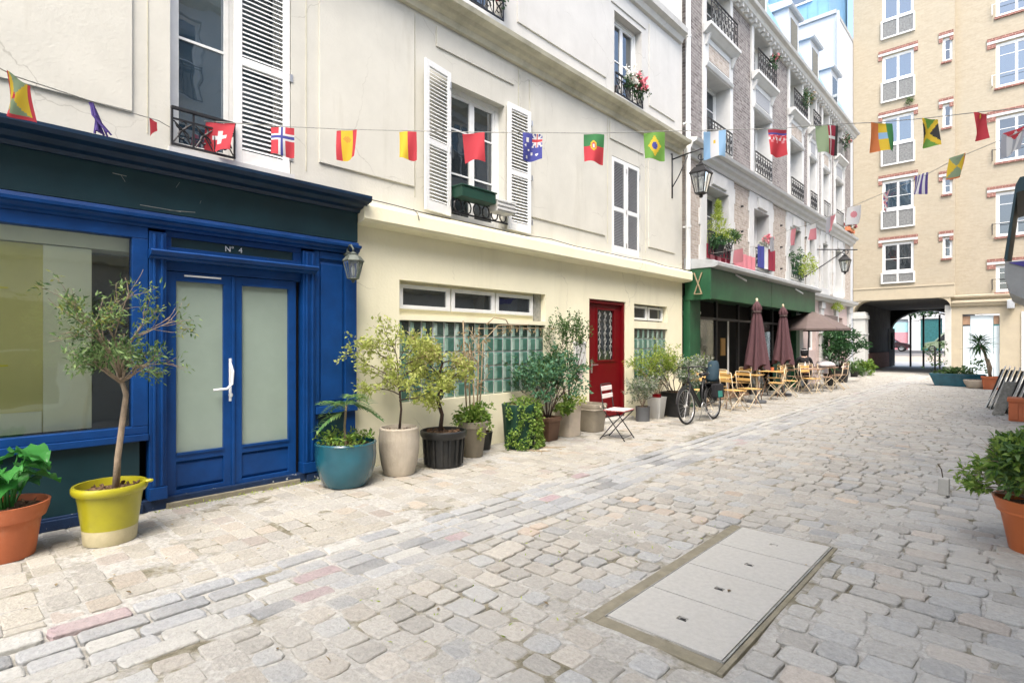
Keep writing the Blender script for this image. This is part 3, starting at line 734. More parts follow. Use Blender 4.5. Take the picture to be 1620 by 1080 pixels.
# yellow ground floor
YH = [(4.12, 7.03, .74, 1.80), (4.12, 7.03, 1.86, 2.31), (8.28, 9.54, -.1, 2.32), (9.86, 11.28, .74, 1.81), (9.86, 11.28, 1.96, 2.31)]
mb = holed(MB(FRONT), 3.47, 12.0, -.1, 2.93, YH, -.2, 0); mb.build('ground_floor_wall', M['yellow'], H, label='pale yellow ground floor wall')
mb = MB(FRONT); mb.profile(3.47, 12.05, [(0, 2.90), (.20, 2.92), (.235, 2.95), (.235, 3.10), (.22, 3.14), (0, 3.19)]); mb.build('cornice', M['yellow'], H, bevel=.006, label='deep pale yellow ledge over the ground floor')
# glass block windows
def gblocks(s0, s1, z0, z1, nx, nzv):
    fr = MB(FRONT); fr.box(s0, s1, -.15, -.055, z0, z1); o = fr.build('glass_block_window', M['whitew'], H)
    b = MB(FRONT); w_, h_ = (s1-s0)/nx, (z1-z0)/nzv
    for i in range(nx):
        for j in range(nzv):
            a, c = s0+i*w_+.008, z0+j*h_+.008; a1, c1 = a+w_-.016, c+h_-.016; q = .016
            k = [b.vert(p) for p in ((a, -.054, c), (a1, -.054, c), (a1, -.054, c1), (a, -.054, c1), (a+q, -.038, c+q), (a1-q, -.038, c+q), (a1-q, -.038, c1-q), (a+q, -.038, c1-q))]
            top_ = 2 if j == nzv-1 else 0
            b.cur = 1; xm = a+q+(a1-a-2*q)*.26; e1 = b.vert((xm, -.038, c+q)); e2 = b.vert((xm, -.038, c1-q))  # left strip and bevels take the painted light band
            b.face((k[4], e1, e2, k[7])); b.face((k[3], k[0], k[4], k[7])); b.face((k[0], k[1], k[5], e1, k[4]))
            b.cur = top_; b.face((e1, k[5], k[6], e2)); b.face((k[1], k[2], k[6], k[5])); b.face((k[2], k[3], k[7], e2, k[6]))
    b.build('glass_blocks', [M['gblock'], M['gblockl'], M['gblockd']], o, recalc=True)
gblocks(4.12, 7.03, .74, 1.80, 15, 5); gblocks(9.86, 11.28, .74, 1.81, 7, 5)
# transoms
mb = MB(FRONT); mb.box(4.12, 6.86, -.19, -.13, 1.86, 2.31); o = mb.build('transom_surround', M['yellow'], H)
for s0, s1 in ((4.18, 5.04), (5.07, 5.93), (5.96, 6.82)):
    mb = MB(FRONT); a, b, c, d = s0, s1, 1.95, 2.27
    mb.box(a, b, -.13, -.09, c, c+.05).box(a, b, -.13, -.09, d-.05, d).box(a, a+.06, -.13, -.09, c+.05, d-.05).box(b-.06, b, -.13, -.09, c+.05, d-.05)
    o = mb.build('window', M['whitep'], H, bevel=.003); MB(FRONT).box(a+.05, b-.05, -.128, -.12, c+.04, d-.04).build('pane', GL, o)
mb = MB(FRONT); mb.box(6.86, 7.03, -.15, -.1, 1.86, 2.31); o = mb.build('vent', M['oldmetal'], H)
for s0, s1 in ((9.90, 10.55), (10.6, 11.24)):
    mb = MB(FRONT); a, b, c, d = s0, s1, 1.99, 2.28
    mb.box(a, b, -.13, -.09, c, c+.045).box(a, b, -.13, -.09, d-.045, d).box(a, a+.05, -.13, -.09, c+.045, d-.045).box(b-.05, b, -.13, -.09, c+.045, d-.045)
    o = mb.build('window', M['whitep'], H, bevel=.003); MB(FRONT).box(a+.04, b-.04, -.128, -.12, c+.04, d-.04).build('pane', GL, o)
# red door
mb = MB(FRONT); a, b = 8.28, 9.54
mb.box(a, a+.06, -.17, -.03, .06, 2.31).box(b-.06, b, -.17, -.03, .06, 2.31).box(a+.06, b-.06, -.17, -.03, 2.25, 2.31)
dr = mb.build('door', M['red'], H, bevel=.004, label='dark red front door with a barred glass light')
mb = holed(MB(FRONT), 8.345, 9.475, .09, 2.245, [(8.66, 9.24, 1.18, 2.14)], -.14, -.09)
mb.build('leaf', M['red'], dr, bevel=.004)
MB(FRONT).box(8.64, 9.26, -.128, -.12, 1.16, 2.16).build('pane', GL, dr)
mb = MB(FRONT); mb.box(8.63, 9.27, -.095, -.075, 2.14, 2.17).box(8.63, 9.27, -.095, -.075, 1.15, 1.18).box(8.63, 8.66, -.095, -.075, 1.18, 2.14).box(9.24, 9.27, -.095, -.075, 1.18, 2.14)
mb.build('light_frame', M['red'], dr)
mb = MB(FRONT)
for k in range(3):
    c = 8.76+k*.19
    mb.tube([(c, -.10, 1.2), (c, -.10, 2.12)], .006, 4)
    for j in range(7):
        z = 1.3+j*.125; mb.tube([(c+.04*cos(t*.75)*(1 if j % 2 else -1), -.10, z+.05*sin(t*.75)) for t in range(7)], .006, 4)
mb.build('grille', M['oldmetal'], dr)
mb = MB(FRONT); mb.box(8.46, 8.50, -.09, -.08, .95, 1.2).tube([(8.48, -.08, 1.1), (8.48, -.045, 1.1), (8.62, -.04, 1.1)], .009, 6); mb.build('handle', M['steel'], dr, bevel=.002)
mb = MB(FRONT); mb.box(8.20, 9.62, -.2, .14, -.05, .06); mb.build('door_step', M['concrete'], H, bevel=.01)
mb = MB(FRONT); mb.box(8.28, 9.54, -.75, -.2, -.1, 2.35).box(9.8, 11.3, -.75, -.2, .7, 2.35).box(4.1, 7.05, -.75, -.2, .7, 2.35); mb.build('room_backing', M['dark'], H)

# white notice box on the wall beside the red door
mb = MB(FRONT); mb.box(7.78, 8.10, .002, .06, 1.12, 1.50).profile(7.77, 8.11, [(.002, 1.50), (.075, 1.50), (.07, 1.52), (.002, 1.535)])
tag(mb.build('meter_box', M['whitew'], bevel=.005), 'small whitish wall box left of the red door handle', 'meter box')
mb = MB(FRONT); mb.box(7.86, 8.06, .002, .02, .86, 1.08)
tag(mb.build('notice', M['lightslat'], bevel=.002), 'pale notice board beneath the whitish box by the red door', 'notice')

# cable sagging along the ledge
mb = MB(FRONT); pts = [(3.3+k*.33, .20+.010*sin(k*1.9), 3.165+.010*sin(k*1.3)+.010*sin(k*.7)) for k in range(27)]
mb.tube(pts, .006, 5); mb.tube([(4.18, .21, 3.18), (4.22, .25, 3.12), (4.24, .25, 3.04)], .005, 5)
tag(mb.build('cable', M['black'], smooth=True), 'black cable running along the top of the yellow ledge', 'cable')
# white downpipe between the two houses
dp = thing('downpipe', 'white downpipe between the cream house and the brick house', 'drainpipe', (.1, 12.06, 0))
mb = MB(); mb.tube([(.12, 12.06, 3.2), (.12, 12.06, 12)], .055, 12); mb.build('pipe', M['whitep'], dp, smooth='auto')
for z in (4.2, 6.6, 8.6, 10.6):
    mb = MB(); mb.tube([(.12, 12.06, z-.03), (.12, 12.06, z+.03)], .068, 12); mb.box(0, .09, 12.03, 12.09, z-.02, z+.02); mb.build('bracket', M['whitep'], dp)

# ------------------------------------------------------------------ blue shopfront
SF = thing('shopfront', 'royal blue wooden shopfront with double glass doors and a dark green fascia', 'shopfront', (.05, 1, 0))
BL = M['blue']
mb = MB(FRONT); mb.box(-5, 3.46, -.02, .10, -.06, .10).box(-5, 1.32, .10, .125, .0, .085).box(2.83, 3.44, .10, .13, 0, .09); mb.build('plinth', M['peeled'], SF, bevel=.006)
mb = MB(FRONT); mb.box(-5, 1.30, 0, .075, .101, .64); mb.build('stall_riser', M['petrol'], SF)
mb = MB(FRONT)
mb.box(-5, 1.36, 0, .13, .641, .70).box(-5, 1.36, 0, .11, .701, .77)
mb.box(-5, 1.36, 0, .11, 2.425, 2.53).box(1.24, 1.36, 0, .109, .771, 2.424).box(-1.9, -1.8, 0, .108, .771, 2.424)
wf = mb.build('window', BL, SF, bevel=.006, label='large shop window with a pale blind half drawn')
MB(FRONT).box(-5, 1.25, .045, .055, .76, 2.44).build('pane', GLCLR, wf)
mb = MB(FRONT); mb.box(-4.6, .98, -.06, -.04, .78, 2.30); mb.build('blind', M['blind'], wf)
mb = MB(FRONT); mb.box(.66, .975, -.039, -.02, .78, 2.30).box(-4.6, .65, -.039, -.02, .78, .95); mb.build('blind_edge', M['beigew'], wf)
for z in (1.32, 1.93): mb = MB(FRONT); mb.box(-4.6, .45, -.039, -.03, z, z+.012); mb.build('blind_rod', plain('yellow_rod', (.7, .6, .05), .5), wf)
mb = MB(FRONT); mb.box(-5, 1.3, -.30, -.02, 2.31, 2.44); mb.build('reflection_bar', M['beigew'], wf)  # beige bar added to stand for the bright reflection along the pane's top
mb = MB(FRONT); mb.box(-5, 1.5, -.02, 0, 2.54, 3.0); mb.build('backing', M['dark'], SF)
# pilasters with fluted faces
def pilaster(s0, s1, z0=.10, z1=2.50):
    mb = MB(FRONT); w_ = s1-s0
    mb.box(s0, s1, 0, .115, z0, z1).box(s0+w_*.2, s0+w_*.36, .115, .135, z0+.12, z1-.02).box(s1-w_*.36, s1-w_*.2, .115, .135, z0+.12, z1-.02)
    mb.box(s0-.005, s1+.005, 0, .14, z0, z0+.11); mb.build('pilaster', BL, SF, bevel=.005)
pilaster(1.365, 1.50); pilaster(2.79, 2.93)
# door surround and hood
mb = MB(FRONT); mb.box(1.503, 2.787, 0, .06, 2.17, 2.26)
mb.profile(1.36, 2.93, [(0, 2.25), (.13, 2.255), (.15, 2.275), (.19, 2.285), (.21, 2.32), (.20, 2.335), (0, 2.35)])
mb.build('door_hood', BL, SF, bevel=.004)
mb = MB(FRONT); mb.box(1.503, 2.787, 0, .075, 2.352, 2.385).box(1.503, 2.787, 0, .075, 2.475, 2.53).box(1.503, 1.55, 0, .075, 2.386, 2.474).box(2.70, 2.787, 0, .075, 2.386, 2.474)
tf = mb.build('number_panel', BL, SF, bevel=.003)
MB(FRONT).box(1.54, 2.71, 0, .055, 2.38, 2.48).build('panel_field', M['petrol'], tf)
text('N°  4', None, .075, M['chalk'], 'house_number', tf, rot=(radians(90), 0, radians(90)), loc=(.057, 2.10, 2.428))
def doorleaf(s0, s1, hinge_left):
    mb = holed(MB(FRONT), s0, s1, .055, 2.165, [(s0+.085, s1-.085, .48, 2.08), (s0+.085, s1-.085, .14, .40)], 0, .055)
    o = mb.build('door', BL, SF, bevel=.004)
    MB(FRONT).box(s0+.07, s1-.07, .018, .028, .46, 2.10).build('pane', M['frost'], o)
    mb = MB(FRONT); mb.profile(s0+.085, s1-.085, [(.01, .141), (.022, .141), (.038, .17), (.038, .37), (.022, .399), (.01, .399)]); mb.build('lower_panel', BL, o)
    mb = MB(FRONT)
    for a, b, c, d in ((s0+.085, s1-.085, .46, .482), (s0+.085, s1-.085, 2.078, 2.10)): mb.box(a, b, .055, .066, c, d)
    mb.build('beading', BL, o)
    return o
d1 = doorleaf(1.51, 2.09, True); d2 = doorleaf(2.096, 2.74, False)
mb = MB(FRONT); mb.box(2.055, 2.085, .055, .062, .93, 1.35)
mb.tube([(2.07, .062, 1.30), (2.078, .10, 1.22), (2.07, .10, 1.10), (2.02, .10, 1.055), (1.90, .10, 1.05)], .012, 7)
mb.tube([(2.07, .055, .99), (2.07, .075, .99)], .02, 10); mb.build('handle', M['whitep'], d1, bevel=.001)
mb = MB(FRONT); mb.box(1.66, 1.98, .055, .067, 2.125, 2.14); mb.build('draught_strip', M['chalk'], d1)
mb = MB(FRONT); mb.box(2.078, 2.106, .055, .075, .06, 2.16); mb.build('cover_strip', BL, d2, bevel=.004)
mb = MB(FRONT); mb.box(1.50, 2.76, -.1, .12, -.05, .05); mb.build('threshold', M['cement'], SF, bevel=.01)
mb = MB(FRONT); mb.box(1.45, 2.8, -.3, -.02, 0, 2.5); mb.build('backing', M['dark'], SF)
# right-hand panels
mb = MB(FRONT); mb.box(2.933, 3.45, 0, .07, .10, 2.53)
mb.box(2.933, 2.985, .07, .10, .8, 2.52).box(3.30, 3.45, .07, .10, .8, 2.52).box(2.985, 3.30, .07, .10, 2.44, 2.52).box(2.933, 3.45, .07, .125, .72, .80).box(2.985, 3.30, .07, .1, .12, .2)
mb.profile(3.01, 3.275, [(.07, .83), (.085, .86), (.085, 2.38), (.07, 2.41)])
mb.build('side_panel', BL, SF, bevel=.005)
MB(FRONT).box(2.986, 3.299, .07, .078, .2, .715).build('lower_panel', M['petrol'], SF)
# entablature
mb = MB(FRONT); mb.profile(-5, 3.46, [(0, 2.53), (.115, 2.53), (.12, 2.55), (.15, 2.565), (.16, 2.59), (.19, 2.60), (.195, 2.625), (.13, 2.64), (.12, 2.67), (0, 2.68)]); mb.build('moulding', BL, SF)
mb = MB(FRONT); mb.box(-5, 3.46, 0, .10, 2.681, 3.02); fa = mb.build('fascia', M['petrol'], SF)
mb = MB(FRONT); mb.profile(-5, 3.50, [(0, 3.02), (.13, 3.02), (.15, 3.05), (.21, 3.065), (.25, 3.10), (.33, 3.115), (.35, 3.15), (.35, 3.18), (0, 3.225)]); mb.build('cornice', M['navy'], SF)
mb = MB(FRONT)     # strokes standing for faint illegible lettering on the fascia
for a, b in (((1.10, 2.955), (1.20, 2.95)), ((1.16, 2.95), (1.19, 2.90)), ((1.58, 2.93), (1.61, 2.985)), ((1.30, 2.72), (1.62, 2.715)), ((1.52, 2.712), (1.74, 2.73)), ((1.78, 2.82), (1.79, 2.85))):
    mb.obox((( a[0]+b[0])/2, .1015, (a[1]+b[1])/2), ((b[0]-a[0])/2, 0, (b[1]-a[1])/2), (0, .001, 0), (0, 0, .0025))
mb.build('faint_lettering', M['oldmetal'], fa)
# ------------------------------------------------------------------ brick house
B = thing('brick_house', 'mauve brick house with white window bays and iron balconies above the green cafe', 'house', (0, 20, 0))
BAYS = [(13.25, 14.75), (16.52, 17.92), (19.9, 21.28), (22.2, 23.0), (24.05, 24.9), (26.0, 27.15)]
H1 = [(a+.06, b-.06, 3.68, 5.45) for a, b in BAYS]
H2 = [(a, b, 6.48, 8.32) for a, b in BAYS]
H3 = [(a, b, 9.36, 10.72) for a, b in BAYS]
mb = holed(MB(FRONT), 12.15, 28.9, 3.2, 6.0, [(a-.12, b+.12, c-.3, d+.35) for a, b, c, d in H1], -.35, 0); mb.build('wall', M['brick1'], B, label='tan brick first floor wall')
mb = holed(MB(FRONT), 12.15, 28.9, 6.0, 10.95, [(a-.14, b+.14, 6.3, 10.9) for a, b in BAYS], -.35, 0); mb.build('wall', M['brick2'], B, label='mauve brick upper wall')
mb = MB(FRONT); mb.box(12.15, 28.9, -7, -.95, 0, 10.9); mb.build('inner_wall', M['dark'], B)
# white dressings
for k, (a, b) in enumerate(BAYS):
    mb = holed(MB(FRONT), a-.30, b+.30, 3.35, 5.9, [H1[k]], -.5, .03)
    for j in range(5):
        if j % 2 == 0: mb.box(a-.38, a-.302, -.1, .03, 3.5+j*.45, 3.9+j*.45).box(b+.302, b+.38, -.1, .03, 3.5+j*.45, 3.9+j*.45)
    mb.profile(a+.3, b-.3, [(.03, 5.5), (.08, 5.52), (.1, 5.8), (.03, 5.84)])
    mb.build('window_dressing', M['whitew'], B, bevel=.008)
    mb = holed(MB(FRONT), a-.18, b+.18, 6.32, 10.93, [H2[k], H3[k]], -.5, .05)
    # balcony slab on consoles, spandrel panel, lintel
    mb.profile(a-.22, b+.22, [(.05, 9.12), (.10, 9.14), (.22, 9.24), (.26, 9.26), (.26, 9.34), (.05, 9.36)])
    for c in (a-.1, b+.02): mb.profile(c, c+.09, [(.05, 8.86), (.08, 8.88), (.16, 9.08), (.19, 9.12), (.05, 9.12)])
    mb.box(a+.05, b-.05, .05, .065, 8.5, 8.54).box(a+.05, b-.05, .05, .065, 8.96, 9.0)
    mb.profile(a-.1, b+.1, [(.05, 8.33), (.09, 8.35), (.12, 8.42), (.05, 8.44)])
    mb.build('window_bay', M['whitew'], B, bevel=.006)
    mb = MB(FRONT); mb.box(a+.12, b-.12, .051, .062, 8.56, 8.94); mb.build('spandrel', M['mesh'] if k % 2 else M['brick1'], B)
    for hh in (H1[k], H2[k], H3[k]):
        w1 = window(FRONT, B, hh[0], hh[1], hh[2], hh[3], -.42, bars=(.7,), gm=GL, fw=.06, curtain=M['curtain'] if (k+int(hh[2])) % 3 == 0 else None)
        if hh[2] > 9: railing(FRONT, w1, a-.1, b+.1, 9.37, 10.02, .2, scroll=k < 4)
        elif hh[2] > 6: railing(FRONT, w1, a-.02, b+.02, 6.5, 7.1, .09, scroll=k < 4)
        elif k in (0, 1): railing(FRONT, w1, a, b, 3.72, 4.30, .09)
        elif k == 2: railing(FRONT, w1, a, b, 3.72, 4.30, .09, mat=M['greend'])
for a, b in BAYS[3:]: mb = MB(FRONT); mb.box(b+.35, b+.42, 0, .06, 3.5, 10.8); mb.build('pilaster', M['whitew'], B)
def bigprof(z, k=1): return [(0, z-.32), (.06, z-.31), (.10, z-.24), (.2*k, z-.18), (.24*k, z-.08), (.34*k, z-.05), (.37*k, z+.02), (0, z+.10)]
mb = MB(FRONT); mb.profile(12.1, 28.95, bigprof(6.22, .9)); mb.build('string_course', M['whitew'], B, label='broad moulded white band over the first floor')
mb = MB(FRONT); mb.profile(12.1, 29.0, bigprof(11.02)); mb.profile(12.1, 29.0, [(0, 10.72), (.07, 10.72), (.07, 10.95), (0, 10.95)])
for k in range(50): mb.box(12.3+k*.33, 12.42+k*.33, .07, .18, 10.72, 10.84)
mb.build('cornice', M['whitew'], B, label='white top cornice')
mb = MB(FRONT); mb.profile(12.1, 29.0, [(.18, 11.13), (-.85, 13.6), (-6, 14.2), (-7, 11.1)]); rf = mb.build('roof', M['slate'], B, label='blue grey zinc mansard roof')
for s in (13.4, 16.7, 20.0, 22.6, 25.6):
    mb = MB(FRONT); mb.box(s-.06, s+1.1, -.9, -.02, 11.3, 12.85); mb.profile(s-.16, s+1.2, [(-.95, 12.85), (.10, 12.85), (.14, 12.92), (.02, 13.08), (-.95, 13.16)])
    o = mb.build('dormer', M['whiteb'], rf, bevel=.01)
    # inner window dark
    mb = MB(FRONT); mb.box(s+.16, s+.88, -.03, .0, 11.55, 12.6); mb.build('dormer_window', GLSKY, rf)
# lower part beyond the cafe
mb = MB(FRONT); mb.profile(20.75, 28.9, [(0, 3.12), (.12, 3.14), (.18, 3.2), (.30, 3.24), (.33, 3.34), (0, 3.42)]); mb.build('string_course', M['whitew'], B, label='low ledge beyond the cafe')
LH = [(22.2, 23.2, 1.25, 2.7), (24.6, 25.5, .9, 2.6), (26.6, 27.4, .9, 2.6)]
mb = holed(MB(FRONT), 20.75, 28.9, -.1, 3.12, LH, -.35, 0); mb.build('ground_floor_wall', plain('pinkish_render', (.50, .40, .37), .85, var=.1, grime=(.34, .26, .23), gscale=1.2, gamt=.5), B)
for hh in LH: window(FRONT, B, *hh, -.2, bars=(.6,))
for s in (20.8, 23.6, 25.9, 28.2): mb = MB(FRONT); mb.box(s, s+.42, 0, .09, 0, 3.1).box(s-.04, s+.46, .0, .13, 2.85, 3.1).box(s-.03, s+.45, 0, .12, 0, .3); mb.build('pier', M['whitew'], B, bevel=.01)
mb = MB(FRONT); mb.box(24.0, 25.85, .0, .16, 2.2, 2.62); mb.build('sign_board', M['taupecl'], B, bevel=.01)
# drainpipe hooks
for s in (15.6, 19.0, 21.75):
    for z in (3.9, 4.6, 5.3): mb = MB(FRONT); mb.box(s, s+.03, 0, .07, z, z+.05); mb.build('hook', M['black'], B)

# ------------------------------------------------------------------ cafe front
C = thing('cafe_front', 'green painted cafe front with a projecting fascia and zinc ledge', 'cafe front', (.3, 16, 0))
mb = MB(FRONT); mb.box(12.15, 12.72, -.05, .12, 0, 2.6).box(12.13, 12.2, .0, .62, 2.5, 3.28); mb.build('post', M['green'], C, bevel=.01)
mb = MB(FRONT); mb.box(20.3, 20.7, -.05, .12, 0, 2.6); mb.build('post', M['green'], C, bevel=.01)
mb = MB(FRONT); mb.box(12.2, 16.3, .50, .60, 2.52, 3.22).box(16.31, 20.7, .50, .60, 2.52, 3.22).box(20.62, 20.7, 0, .5, 2.52, 3.22); mb.build('fascia', M['green'], C, bevel=.006)
mb = MB(FRONT); mb.box(12.2, 20.62, -.3, .5, 2.58, 2.64); mb.build('soffit', M['greend'], C)
mb = MB(FRONT); mb.profile(12.1, 20.75, [(0, 3.22), (.72, 3.22), (.80, 3.25), (.80, 3.33), (.70, 3.38), (0, 3.48)]); mb.build('ledge', M['zinc'], C, bevel=.005)
mb = MB(FRONT); mb.obox((13.8, .68, 3.12), (.22, .05, -.06), (0, .01, 0), (0, 0, .02)).obox((18.6, .68, 3.12), (.22, .05, -.06), (0, .01, 0), (0, 0, .02)); mb.build('awning_arm', M['steel'], C)
# crossed-sticks ornament on the end of the fascia (a wooden x hanging from the return)
mb = MB(FRONT); mb.obox((12.10, .34, 2.88), (.008, 0, 0), (0, .09, .24), (0, .012, -.004)).obox((12.08, .34, 2.88), (.008, 0, 0), (0, -.09, .24), (0, .012, .004)).box(12.05, 12.11, .26, .44, 2.62, 2.64); mb.build('crossed_sticks', M['cane'], C)
# interior
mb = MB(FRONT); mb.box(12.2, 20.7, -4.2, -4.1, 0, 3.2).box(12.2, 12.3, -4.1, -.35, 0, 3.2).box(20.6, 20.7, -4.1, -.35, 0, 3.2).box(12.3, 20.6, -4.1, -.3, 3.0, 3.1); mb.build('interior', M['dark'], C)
mb = MB(FRONT); mb.box(12.3, 20.6, -4.1, -.1, -.02, .03); mb.build('floor', M['brownw'], C)
mb = MB(FRONT)
for s in (12.72, 14.05, 15.55, 16.55, 18.4, 20.2): mb.box(s, s+.06, -.12, -.04, 0, 2.58)
mb.box(12.72, 20.3, -.12, -.04, 2.1, 2.16)
cf = mb.build('frame', M['black'], C)
for s in (14.9, 17.3): mb = MB(FRONT); mb.box(s, s+.035, -.10, -.065, 0, 2.1); mb.build('white_post', M['whitep'], C)
for a, b in ((12.78, 14.05), (16.6, 18.4)): mb = MB(FRONT); mb.box(a, b, -.09, -.08, .0, 2.1); mb.build('pane', GLCLR, cf)
mb = MB(FRONT); mb.box(14.15, 14.5, -.65, -.6, .1, 2.0); mb.build('door_leaf', M['beigew'], C, label='pale inner door standing open')
mb = MB(FRONT); mb.box(14.55, 14.95, -.5, -.46, 0, 2.05); mb.build('door_leaf', M['blind'], C, label='olive door leaf standing open')
mb = MB(FRONT); mb.box(13.0, 13.9, -1.6, -1.0, 0, 1.05).box(12.95, 13.95, -1.65, -.95, 1.06, 1.1).box(16.8, 18.2, -2.4, -1.8, 0, 1.05); mb.build('counter', M['brownw'], C)
mb = MB(FRONT)
for k in range(14): mb.box(15.3+k*.13, 15.38+k*.13, -2.9, -2.8, 1.2+.3*(k % 3), 1.45+.3*(k % 3))
mb.build('shelf_goods', M['gold'], C)
mb = MB(FRONT); mb.box(15.65, 15.95, -.6, -.57, 1.15, 1.65); mb.build('notice', M['gold'], C)
mb = MB(FRONT)
for s, d, z in ((13.0, -.5, 2.25), (13.35, -.7, 2.3), (13.9, -.5, 2.3)): mb.lathe([(.0, z-.05), (.05, z-.03), (.06, z), (.04, z+.05)], 10, (0, 0)) if 0 else mb.box(s, s+.08, d, d+.08, z-.04, z+.04)
mb.build('spot_lamp', M['whitep'], C, bevel=.02)
mb = MB(FRONT); mb.box(18.4, 20.2, -.10, -.02, 0, .95); mb.build('dado', M['greend'], C)

# ------------------------------------------------------------------ house closing the street, over a carriage passage
YE = 33.0; TE = ENDW(YE)
E_ = thing('ochre_house', 'tall ochre brick block with red lintels bridging the carriage passage', 'apartment block', (3, 33.2, 0))
tz = lambda z: 1.5+1.1*(z-1.5)
WL = [(.62, 1.90, tz(a), tz(b), tz(c)) for a, b, c in ((17.5, 16.1, 15.25), (14.48, 13.32, 12.38), (11.70, 10.46, 9.51), (8.83, 7.52, 6.66), (6.02, 4.70, 4.19))]
WS = [(3.0, 3.36, tz(b), tz(a)) for a, b in ((14.5, 13.52), (11.68, 10.7), (8.57, 7.86), (6.02, 5.14))]
WR = [(4.87, 6.25, tz(b), tz(a)) for a, b in ((16.9, 14.85), (13.75, 11.95), (10.75, 8.9), (7.66, 5.86), (4.69, 3.60))]
TL = ENDW(YE-.30)
mb = holed(MB(TL), -.64, 3.45, 4.30, 24, [(a, b, d, c) for a, b, c, d, e in WL]+WS, -.4, 0); mb.build('wall', M['brick3'], E_, label='projecting left part of the ochre wall')
mb = holed(MB(TE), 3.45, 12, 3.72, 24, WR, -.35, 0); mb.build('wall', M['brick3'], E_, label='right part of the ochre wall')
mb = MB(TL); mb.box(-.64, 3.45, -.4, .03, 3.66, 4.298).box(-.64, 3.45, .03, .06, 4.22, 4.298); mb.build('band', M['ochre'], E_, bevel=.01, label='plain band over the passage')
mb = MB(TL); mb.box(-.64, 12, -6, -.9, 4.3, 24); mb.build('inner_wall', M['dark'], E_)
for k, (s0, s1, zt, zb, zp_) in enumerate(WL):
    cur = M['curtain'] if k in (3,) else None
    wd = window(TL, E_, s0, s1, zb, zt, -.12, gm=GLSKY if k < 4 else GL, bars=(.45,) if k > 2 else (), fw=.07)
    mb = MB(TL); mb.box(s0-.05, s1+.05, .0, .10, zp_, zp_+.06).box(s0-.05, s1+.05, 0, .10, zb-.10, zb-.03).box(s0-.05, s0+.02, 0, .10, zp_+.06, zb-.1).box(s1-.02, s1+.05, 0, .10, zp_+.06, zb-.1).box((s0+s1)/2-.035, (s0+s1)/2+.035, 0, .10, zp_+.06, zb-.1)
    gd = mb.build('guard', M['whitep'], wd, bevel=.004); 
    mb = MB(TL); mb.box(s0+.02, s1-.02, .03, .07, zp_+.06, zb-.1); mb.build('guard_infill', plain('grey_net', (.17, .175, .17), .8, var=.4, scale=14), wd)
for (s0, s1, z0, z1) in WS: window(TL, E_, s0, s1, z0, z1, -.12, sashes=1, bars=(.5,), gm=GL, fw=.05)
for k, (s0, s1, z0, z1) in enumerate(WR):
    wd = window(TE, E_, s0, s1, z0, z1, -.12, bars=(.3, .75), gm=GLSKY if k < 2 else GL, fw=.08)
    mb = MB(TE)
    mb.tube([(s0-.12, 0, z0+.12), (s0-.12, .14, z0+.12), (s0-.12, .14, z0+.58), (s0-.12, 0, z0+.58)], .02, 6); mb.tube([(s0-.12, .13, z0+.56), (s1, .13, z0+.56)], .015, 5)
    mb.build('guard_rail', M['whitep'] if k < 2 else M['black'], wd)
# lintels: white strip with red brick above, red brick ears, red sills
def lintel(TT, s0, s1, z, ext=.16, sill=None):
    w_ = MB(TT); r_ = MB(TT)
    if sill is not None: sb = MB(TT); sb.box(s0-.05, s1+.08, 0, .08, sill-.10, sill-.01); sb.build('sill', M['redbrick'], E_)
    r_.box(s0-ext, s1+ext, 0, .055, z+.16, z+.30); w_.box(s0-ext, s1+ext, 0, .05, z+.045, z+.158); r_.box(s0-ext, s0, 0, .045, z-.16, z+.043); r_.box(s1, s1+ext, 0, .045, z-.16, z+.043)
    o = w_.build('lintel', M['whitew'], E_); r_.build('lintel_bricks', M['redbrick'], o)
for s0, s1, zt, zb, zp_ in WL: lintel(TL, s0, s1, zt)
for s0, s1, z0, z1 in WS: lintel(TL, s0, s1-.10, z1, .14, z0)
for s0, s1, z0, z1 in WR: lintel(TE, s0, s1, z1, .30, z0)
# ground floor right of the passage
mb = holed(MB(TE), 3.30, 12, -.1, 3.70, [(3.70, 5.0, -.1, 2.85)], -.35, .02); mb.build('ground_floor_wall', M['ochre'], E_)
mb = MB(TE); mb.profile(3.25, 12, [(.02, 3.22), (.12, 3.24), (.16, 3.34), (.22, 3.38), (.22, 3.44), (.02, 3.50)]).profile(3.25, 12, [(.02, 3.60), (.14, 3.62), (.16, 3.70), (.02, 3.75)]); mb.build('cornice', M['ochre'], E_)
mb = MB(TE); mb.box(3.98, 4.78, -.2, -.12, 0, 2.78).box(3.72, 3.96, -.2, -.14, 0, 2.3).box(4.80, 4.99, -.2, -.14, 0, 2.3)
mb.build('garage_door', M['paleblue'], E_, bevel=.006)
for a, b in ((3.71, 3.97), (4.79, 4.99)): mb = MB(TE); mb.box(a, b, -.2, -.10, 2.37, 2.76); mb.build('grille', M['brownw'], E_)
mb = MB(TE); mb.box(5.72, 5.8, -.05, .07, .3, 2.9).box(6.7, 6.78, -.05, .07, .3, 2.9).box(5.8, 6.7, -.05, .07, 2.82, 2.9).box(5.8, 6.7, -.05, .07, .3, .38); o = mb.build('ground_window', M['whitep'], E_)
MB(TE).box(5.8, 6.7, .0, .04, .38, 2.82).build('pane', GL, o)
mb = MB(TE); mb.box(5.25, 5.5, .02, .4, 3.05, 3.42).box(5.27, 5.48, .4, .405, 3.08, 3.39); mb.build('air_unit', M['zinc'], E_, bevel=.01)
